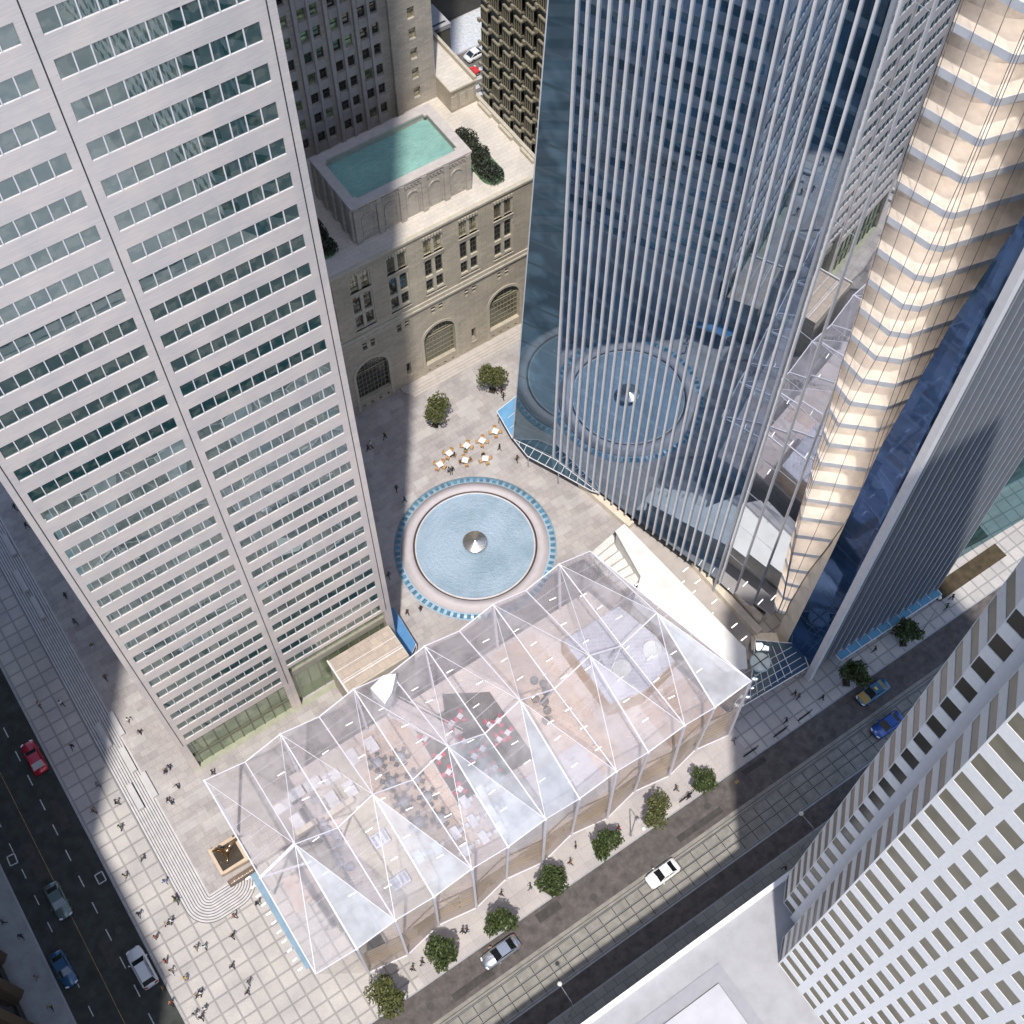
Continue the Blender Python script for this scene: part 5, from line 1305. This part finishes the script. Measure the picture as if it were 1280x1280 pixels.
# cafe tables on the plaza
tabs = [(43.62, 81.85, 'leftmost, nearest the fountain ring'), (45.65, 82.65, 'second from the left, with a seated guest'), (48.26, 82.34, 'upper middle, with a seated guest'), (50.48, 81.83, 'upper row, right of the middle'), (52.82, 82.1, 'farthest right by the blue canopy'), (46.84, 80.5, 'lower middle, with two seated guests'), (49.25, 79.19, 'lower right, nearest the fountain')]
for i, (x, y, nm_) in enumerate(tabs):
    x *= .997; y *= .997
    put('ct', lambda l, g: make_table('cafe_table', TABW, l, g, .42, .42), x, y, PZ, .15*i, 'square white cafe table, '+nm_, 'cafe tables on the plaza')
    for k in range(4):
        a = k*math.pi/2+.5+.15*i; put('co', lambda l, g: make_chair('cafe_chair', ORG, l, g), x+.68*math.cos(a), y+.68*math.sin(a), PZ, a-math.pi/2, 'orange cafe chair at the table '+nm_, 'orange chairs at the table '+nm_.split(',')[0])
# ================================================================ people
SK = [mat('skin_light', (.62, .42, .33), .6, var=.03), mat('skin_tan', (.45, .29, .2), .6, var=.03), mat('skin_dark', (.20, .12, .08), .6, var=.03)]
HAIR = [mat('hair_dark', (.025, .02, .016), .7), mat('hair_brown', (.09, .05, .03), .7), mat('hair_fair', (.35, .25, .13), .7)]
CLO = {}
def cloth(n, c): CLO[n] = mat('cloth_'+n, c, .85, var=.1, scale=8)
for n_, c_ in dict(black=(.022, .022, .025), navy=(.03, .045, .09), grey=(.17, .17, .18), white=(.74, .74, .74), yellow=(.62, .44, .06), red=(.42, .05, .04), rust=(.35, .12, .05), blue=(.12, .22, .42), green=(.08, .14, .06), beige=(.46, .36, .25), denim=(.07, .10, .17), brown=(.12, .07, .04)).items(): cloth(n_, c_)
def person_mesh(pose, seed=0):
    """one continuous skinned body; pelvis is the root"""
    V = []; E_ = []; Rr = []
    def v(p, r, par=None): V.append(p); Rr.append(r); i = len(V)-1; (E_.append((par, i)) if par is not None else None); return i
    sit = pose == 'sit'; hp = .50 if sit else .93; y0 = 0
    pel = v((0, 0, hp), .125)
    wst = v((0, .01, hp+.16), .115, pel); ch = v((0, .02, hp+.36), .14, wst); nk = v((0, .02, hp+.53), .055, ch)
    hd0 = v((0, .035, hp+.60), .07, nk); hd = v((0, .045, hp+.69), .092, hd0); v((0, .035, hp+.78), .065, hd)
    fw = {'walk': .26, 'walk2': -.24, 'stand': .04, 'sit': 0, 'reach': .08}[pose]
    for s in (-1, 1):
        st = fw*s
        hip = v((s*.10, 0, hp-.05), .095, pel)
        if sit: kn = v((s*.13, .42, hp-.02), .06, hip); an = v((s*.13, .44, .09), .042, kn); v((s*.14, .58, .04), .035, an)
        else:
            kn = v((s*.105, st*.45+.05, .49), .062, hip); back = -1 if st < 0 else 1
            an = v((s*.105, st*1.0-(.04 if st < 0 else 0), .09+(.05 if st < -.1 else 0)), .043, kn); v((s*.115, st*1.0+.15, .035+(.0 if st >= -.1 else .0)), .036, an)
        sh = v((s*.19, .01, hp+.46), .062, ch); sw = -st*.7
        if pose == 'reach' and s == 1: el = v((s*.25, .22, hp+.30), .043, sh); wr = v((s*.17, .42, hp+.40), .028, el); dv = Vector((-.1, .9, .3))
        elif sit: el = v((s*.25, .08, hp+.2), .043, sh); wr = v((s*.14, .32, hp+.22), .028, el); dv = Vector((-.2*s, .9, 0))
        else: el = v((s*.25, sw*.4-.02, hp+.19), .043, sh); wr = v((s*.25, sw+.06, hp-.04), .028, el); dv = Vector((0, .35+sw, -.9))
        dv.normalize(); W_ = Vector(V[wr]); side = Vector((1, 0, 0)) if abs(dv.x) < .8 else Vector((0, 1, 0)); side = (side-dv*side.dot(dv)).normalized()
        pm = v(tuple(W_+dv*.06), .032, wr)
        for k, (o_, l_) in enumerate(((-.030, .065), (-.010, .08), (.011, .075), (.031, .058))):
            a = v(tuple(W_+dv*.10+side*o_), .0095, pm); v(tuple(W_+dv*(.10+l_)+side*o_*1.15-Vector((s*.012, 0, 0))), .008, a)
        th_ = v(tuple(W_+dv*.05+side*(-.045)), .011, pm); v(tuple(W_+dv*.09+side*(-.065)), .009, th_)
    me = bpy.data.meshes.new('person_base'); me.from_pydata(V, E_, []); ob = bpy.data.objects.new('person_base', me); COL.objects.link(ob)
    md = ob.modifiers.new('s', 'SKIN'); md.use_smooth_shade = True; md.branch_smoothing = .3
    for i, r in enumerate(Rr): me.skin_vertices[0].data[i].radius = (r, r*.82 if i in (0, 1, 2) else r)
    me.skin_vertices[0].data[0].use_root = True
    sb = ob.modifiers.new('b', 'SUBSURF'); sb.levels = 1; sb.render_levels = 1
    dg = bpy.context.evaluated_depsgraph_get(); dg.update(); ev = ob.evaluated_get(dg); out = bpy.data.meshes.new_from_object(ev)
    bpy.data.objects.remove(ob)
    out.name = 'person_'+pose; out.materials.clear()
    for mm in (SK[0], CLO['black'], CLO['navy'], CLO['black']): out.materials.append(mm)
    for p in out.polygons:
        c = p.center; z = c.z
        if sit: lower = (z < hp+.06) and True
        else: lower = z < hp+.06
        arm = abs(c.x) > .205 and not sit
        if z > hp+.545: k = 0
        elif z < .1: k = 3
        elif lower and not (arm and z > hp-.25): k = 2
        elif arm and z < hp-.0: k = 0
        else: k = 1
        p.material_index = k
    return out, hp
def hair_mesh(hp, long=False):
    b = MB(); c = (0, .025)
    b.lathe(c, [(.085, hp+.62 if long else hp+.68), (.104, hp+.70), (.100, hp+.76), (.07, hp+.81), (.005, hp+.825)], 12)
    return b
PM = {p: person_mesh(p) for p in ('walk', 'walk2', 'stand', 'sit', 'reach')}
npers = 0
def person(px, py, pose, face, top, legs, lbl, z=0.0, sk=None, hair=None, group=None, xy=None):
    global npers
    npers += 1; rnd = random.Random(npers)
    me, hp = PM[pose]
    if xy: x, y = xy
    else: q = at(px, py, z+.9); x, y = q.x, q.y
    o = bpy.data.objects.new('person', me); COL.objects.link(o); o.location = (x, y, z); o.rotation_euler = (0, 0, R(face)); s = rnd.uniform(.95, 1.06); o.scale = (s, s, s)
    tag(o, lbl, 'person', group)
    mats_ = [SK[rnd.randrange(3) if sk is None else sk], CLO[top], CLO[legs], CLO['black']]
    for i, mm in enumerate(mats_): o.material_slots[i].link = 'OBJECT'; o.material_slots[i].material = mm
    h = hair_mesh(hp, rnd.random() < .5).build('hair', HAIR[rnd.randrange(3) if hair is None else hair]); h.parent = o
    return o
A_ = lambda x, y: (x*.328, 860+y*.328)
L_ = [(148, 62, 'walk', 10, 'beige', 'brown', 'person in beige walking on the shaded grid paving, left of another'),
 (232, 58, 'walk2', 200, 'white', 'black', 'person in a pale top on the shaded paving nearer the steps'),
 (272, 220, 'walk', 160, 'black', 'navy', 'person in black alone on the shaded paving level with the red car'),
 (372, 368, 'walk2', 20, 'grey', 'navy', 'person in grey at the edge of the shade below the stone benches'),
 (355, 465, 'walk', 60, 'brown', 'black', 'person in brown near the kerb where the shade begins'),
 (442, 435, 'walk', 250, 'black', 'black', 'person in black left of the lowest stone bench'),
 (457, 530, 'walk2', 300, 'green', 'black', 'person in dark green below the lowest stone bench'),
 (540, 648, 'walk', 300, 'grey', 'black', 'person in grey beside the straight run of steps'),
 (475, 715, 'walk2', 110, 'brown', 'beige', 'person in brown and beige near the kerb lozenge'),
 (628, 738, 'walk', 30, 'blue', 'white', 'person in a blue top left of the curved steps'),
 (664, 800, 'walk', 320, 'black', 'beige', 'person in black, left one of a pair by the curved steps'),
 (672, 812, 'walk2', 320, 'green', 'black', 'person in green, right one of a pair by the curved steps'),
 (528, 862, 'walk', 0, 'black', 'denim', 'person in black on the shaded strip by the kerb above the white car'),
 (632, 900, 'walk', 290, 'beige', 'black', 'person in beige walking ahead of one in white'),
 (650, 888, 'walk2', 290, 'white', 'black', 'person in a white shirt below the curved steps, with a companion'),
 (592, 950, 'stand', 0, 'rust', 'brown', 'person in a rust top standing in the shade beside the white car'),
 (748, 990, 'walk', 340, 'grey', 'beige', 'person in grey, left one of the pair below the curved steps'),
 (778, 988, 'walk2', 340, 'white', 'black', 'person in white, right one of the pair below the curved steps'),
 (630, 1040, 'stand', 70, 'red', 'brown', 'person in dark red on the paving right of the white car'),
 (650, 1080, 'walk', 210, 'beige', 'white', 'person in pale clothes just above the one in yellow'),
 (706, 1105, 'reach', 120, 'yellow', 'grey', 'person in a bright yellow jacket on the grid paving'),
 (750, 1172, 'walk', 300, 'brown', 'black', 'person in brown walking beside one in a white shirt'),
 (762, 1164, 'walk2', 300, 'white', 'black', 'person in a white shirt below the one in yellow'),
 (742, 1245, 'walk', 350, 'grey', 'white', 'person in grey, left one of three near the bottom edge'),
 (778, 1225, 'stand', 330, 'white', 'denim', 'person in white and denim, upper one of three near the bottom edge'),
 (765, 1258, 'walk2', 340, 'black', 'black', 'person in black, lowest one of three near the bottom edge'),
 (622, 1145, 'reach', 70, 'brown', 'black', 'person in brown stepping off the kerb below the white car'),
 (650, 1200, 'walk', 200, 'rust', 'black', 'person in rust on the road edge at the lower left kerb'),
 (885, 945, 'walk', 20, 'black', 'black', 'person in black on the grid paving just below the curved steps'),
 (882, 1062, 'walk2', 10, 'navy', 'black', 'person in navy alone in the middle of the grid paving'),
 (948, 1122, 'walk', 0, 'grey', 'denim', 'person in grey, upper one of a pair near the pavilion corner'),
 (940, 1162, 'walk2', 10, 'black', 'navy', 'person in black, lower one of a pair near the pavilion corner'),
 (892, 868, 'walk', 60, 'rust', 'black', 'person in rust walking down the curved steps'),
 (980, 822, 'walk2', 20, 'black', 'black', 'person in black at the right end of the curved steps'),
 (488, 122, 'walk', 200, 'white', 'grey', 'person in white beside the long stone bench on the plaza'),
 (532, 168, 'walk2', 150, 'black', 'black', 'person in black right of the sunlit stone benches'),
 (628, 318, 'walk', 120, 'black', 'navy', 'person in black, left one of two below the steel tower corner'),
 (645, 302, 'walk2', 120, 'navy', 'black', 'person in navy, right one of two below the steel tower corner'),
 (678, 375, 'reach', 100, 'black', 'black', 'person in black between the tower corner and the sculpture'),
 (640, 428, 'walk', 230, 'black', 'white', 'person in black and white, left one of a pair beside the benches'),
 (655, 436, 'walk2', 230, 'navy', 'denim', 'person in navy and denim, right one of a pair beside the benches'),
 (810, 322, 'walk', 80, 'black', 'grey', 'person in black at the foot of the tower near the pavilion corner'),
 (10, 890, 'walk', 100, 'navy', 'black', 'person in navy at the left frame edge on the far pavement'),
 (78, 945, 'walk2', 170, 'black', 'black', 'person in black on the far pavement opposite the green saloon'),
 (138, 1100, 'walk', 140, 'grey', 'beige', 'person in grey on the far pavement opposite the dark blue car'),
 (192, 1215, 'walk2', 150, 'green', 'black', 'person in dark green on the far pavement at the bottom')]
for x, y, po, fa, to, le, lb in L_: person(*A_(x, y), po, fa, to, le, lb, z=0.0 if x < 800 or y > 900 else .4 if y < 860 else .2)
B_ = lambda x, y: (x*.453, 400+y*.453)
for x, y, po, fa, to, le, lb in [(40, 515, 'walk', 40, 'black', 'black', 'person in black against the steel tower edge, uppermost in the shade'),
 (72, 566, 'walk2', 40, 'navy', 'black', 'person in navy beside the shaded tower edge, second from the top'),
 (118, 603, 'walk', 40, 'black', 'grey', 'person in black beside the farthest stone benches'),
 (205, 832, 'walk2', 200, 'grey', 'black', 'person in grey on the shaded plaza above the green clad one'),
 (180, 760, 'stand', 30, 'black', 'black', 'person in black standing alone on the dim plaza by the long steps'),
 (255, 900, 'stand', 0, 'green', 'white', 'person in green and white standing in the shade by the tower'),
 (290, 985, 'walk', 20, 'brown', 'black', 'person in brown at the edge of the sunlit plaza')]: person(*B_(x, y), po, fa, to, le, lb, z=PZ)
C_ = lambda x, y: (420+x*.2344, 300+y*.2344)
for x, y, po, fa, to, le, lb in [(185, 1090, 'walk', 60, 'white', 'black', 'person in white in the dark shade left of the plaza trees'),
 (170, 1105, 'walk2', 60, 'black', 'black', 'person in black beside the one in white in the dark shade'),
 (260, 1045, 'walk', 300, 'brown', 'black', 'person in brown alone in the dark shade nearest the hall'),
 (882, 800, 'stand', 200, 'rust', 'black', 'person in rust beneath the sunlit plaza tree'),
 (893, 832, 'walk', 10, 'black', 'black', 'person in black just below the sunlit plaza tree'),
 (872, 1105, 'walk2', 20, 'black', 'grey', 'person in black right of the cafe tables'),
 (966, 1165, 'walk', 10, 'brown', 'black', 'person in brown nearest the glass skirt of the tower'),
 (620, 1225, 'walk', 350, 'black', 'black', 'person in black, right one of two below the leftmost cafe table'),
 (603, 1230, 'walk2', 350, 'grey', 'black', 'person in grey, left one of two below the leftmost cafe table')]: person(*C_(x, y), po, fa, to, le, lb, z=PZ)
D_ = lambda x, y: (460+x*.2344, 560+y*.2344)
for x, y, po, fa, to, le, lb in [(152, 215, 'walk', 0, 'black', 'black', 'person in black in the shade upper left of the fountain'),
 (195, 272, 'walk2', 40, 'navy', 'black', 'person in navy in the shade close to the fountain ring'),
 (112, 678, 'walk', 20, 'navy', 'grey', 'person in navy between the steel tower and the fountain'),
 (208, 875, 'walk2', 10, 'brown', 'black', 'person in brown beside the deep blue canopy'),
 (280, 855, 'stand', 350, 'black', 'black', 'person in black at the lower left of the fountain ring')]: person(*D_(x, y), po, fa, to, le, lb, z=PZ)
for px, py, po, fa, to, le, lb in [(515, 1211, 'walk', 250, 'black', 'black', 'person in black, left one of two between the first two street trees'),
 (527, 1204, 'walk2', 250, 'grey', 'black', 'person in grey, right one of two between the first two street trees'),
 (578, 1164, 'walk', 260, 'black', 'navy', 'person in black, left one of two above the second street tree'),
 (583, 1163, 'walk2', 260, 'navy', 'black', 'person in navy, right one of two above the second street tree'),
 (626.5, 1117, 'walk', 240, 'brown', 'black', 'person in brown in the tree shade by the third street tree'),
 (663, 1109, 'walk2', 70, 'green', 'grey', 'person in dark green left of the fourth street tree'),
 (713, 1078, 'walk', 240, 'rust', 'black', 'person in rust right of the fourth street tree'),
 (720, 1057, 'stand', 60, 'black', 'black', 'person in black between the fourth and fifth street trees'),
 (774, 1035, 'walk', 80, 'red', 'black', 'person in red beside the thin street lamp'),
 (862, 995, 'walk2', 70, 'black', 'black', 'person in black left of the last pavilion tree'),
 (846, 986, 'walk', 250, 'grey', 'black', 'person in grey close to the pavilion wall'),
 (918, 925, 'walk', 200, 'grey', 'navy', 'person in grey on the gridded pavement before the dark canopy'),
 (983, 900, 'walk2', 70, 'black', 'black', 'person in black by the middle bike rack'),
 (994, 866, 'walk', 70, 'black', 'brown', 'person in black, upper left of the strolling pair by the finned tower'),
 (999, 870, 'walk2', 70, 'green', 'black', 'person in green, lower right of the strolling pair by the finned tower'),
 (1028, 872, 'walk', 250, 'black', 'navy', 'person in black by the kerb near the taxi'),
 (1094, 811, 'walk2', 60, 'black', 'black', 'person in black between the two shaded street trees'),
 (1191, 746, 'walk', 70, 'black', 'black', 'person in black, upper one of two on the blue shaded pavement'),
 (1184, 758, 'walk2', 70, 'green', 'black', 'person in green, lower one of two on the blue shaded pavement'),
 (982, 1084, 'walk', 60, 'black', 'black', 'person in black on the far pavement beside the white roof edge')]: person(px, py, po, fa, to, le, lb, z=0.0)
for k, (ti, a, to, lb) in enumerate([(1, 3, 'black', 'seated person in black at the second cafe table'), (2, 2, 'green', 'seated person in dark green at the upper middle cafe table'), (5, 1, 'black', 'seated person in black, left at the lower middle cafe table'), (5, 3, 'brown', 'seated person in brown, right at the lower middle cafe table'), (6, 0, 'black', 'seated person in black at the lower right cafe table')]):
    x, y = tabs[ti][0]*.997, tabs[ti][1]*.997; an = a*math.pi/2+.5+.15*ti
    person(0, 0, 'sit', math.degrees(an)+90, to, 'black', lb, z=PZ, xy=(x+.76*math.cos(an), y+.76*math.sin(an)))
# ================================================================ camera, sun, sky
cd = bpy.data.cameras.new('camera'); cam = bpy.data.objects.new('camera', cd); COL.objects.link(cam)
cam.location = (0, 0, CAMH); cam.rotation_euler = (TH, 0, -YAW)
cd.sensor_width = 36; cd.lens = 36*F_PX/1280; cd.clip_end = 4000; cd.clip_start = 1
S.camera = cam
SUN_EL = R(66); saz = math.atan2(-.819, -.573)     # towards the sun
sl = bpy.data.lights.new('sun', 'SUN'); so = bpy.data.objects.new('sun', sl); COL.objects.link(so)
sl.energy = 3.0; sl.angle = R(1.2); sl.color = (1, .94, .86)
dirv = Vector((math.cos(saz)*math.cos(SUN_EL), math.sin(saz)*math.cos(SUN_EL), math.sin(SUN_EL)))
so.rotation_euler = dirv.to_track_quat('Z', 'Y').to_euler(); so.location = (0, 0, 300)
wd = bpy.data.worlds.new('World'); S.world = wd; wd.use_nodes = True
nt = wd.node_tree; bg = nt.nodes['Background']; sk = nt.nodes.new('ShaderNodeTexSky')
sk.sky_type = 'NISHITA'; sk.sun_disc = False; sk.sun_elevation = SUN_EL; sk.sun_rotation = math.pi/2-saz
nt.links.new(sk.outputs[0], bg.inputs[0]); bg.inputs[1].default_value = .15
S.view_settings.view_transform = 'Standard'; S.view_settings.look = 'None'; S.view_settings.exposure = .52; S.view_settings.gamma = 1
S.cycles.max_bounces = 8; S.cycles.transparent_max_bounces = 24; S.cycles.diffuse_bounces = 3; S.cycles.glossy_bounces = 4
S.cycles.use_denoising = True; S.cycles.caustics_reflective = False; S.cycles.caustics_refractive = False
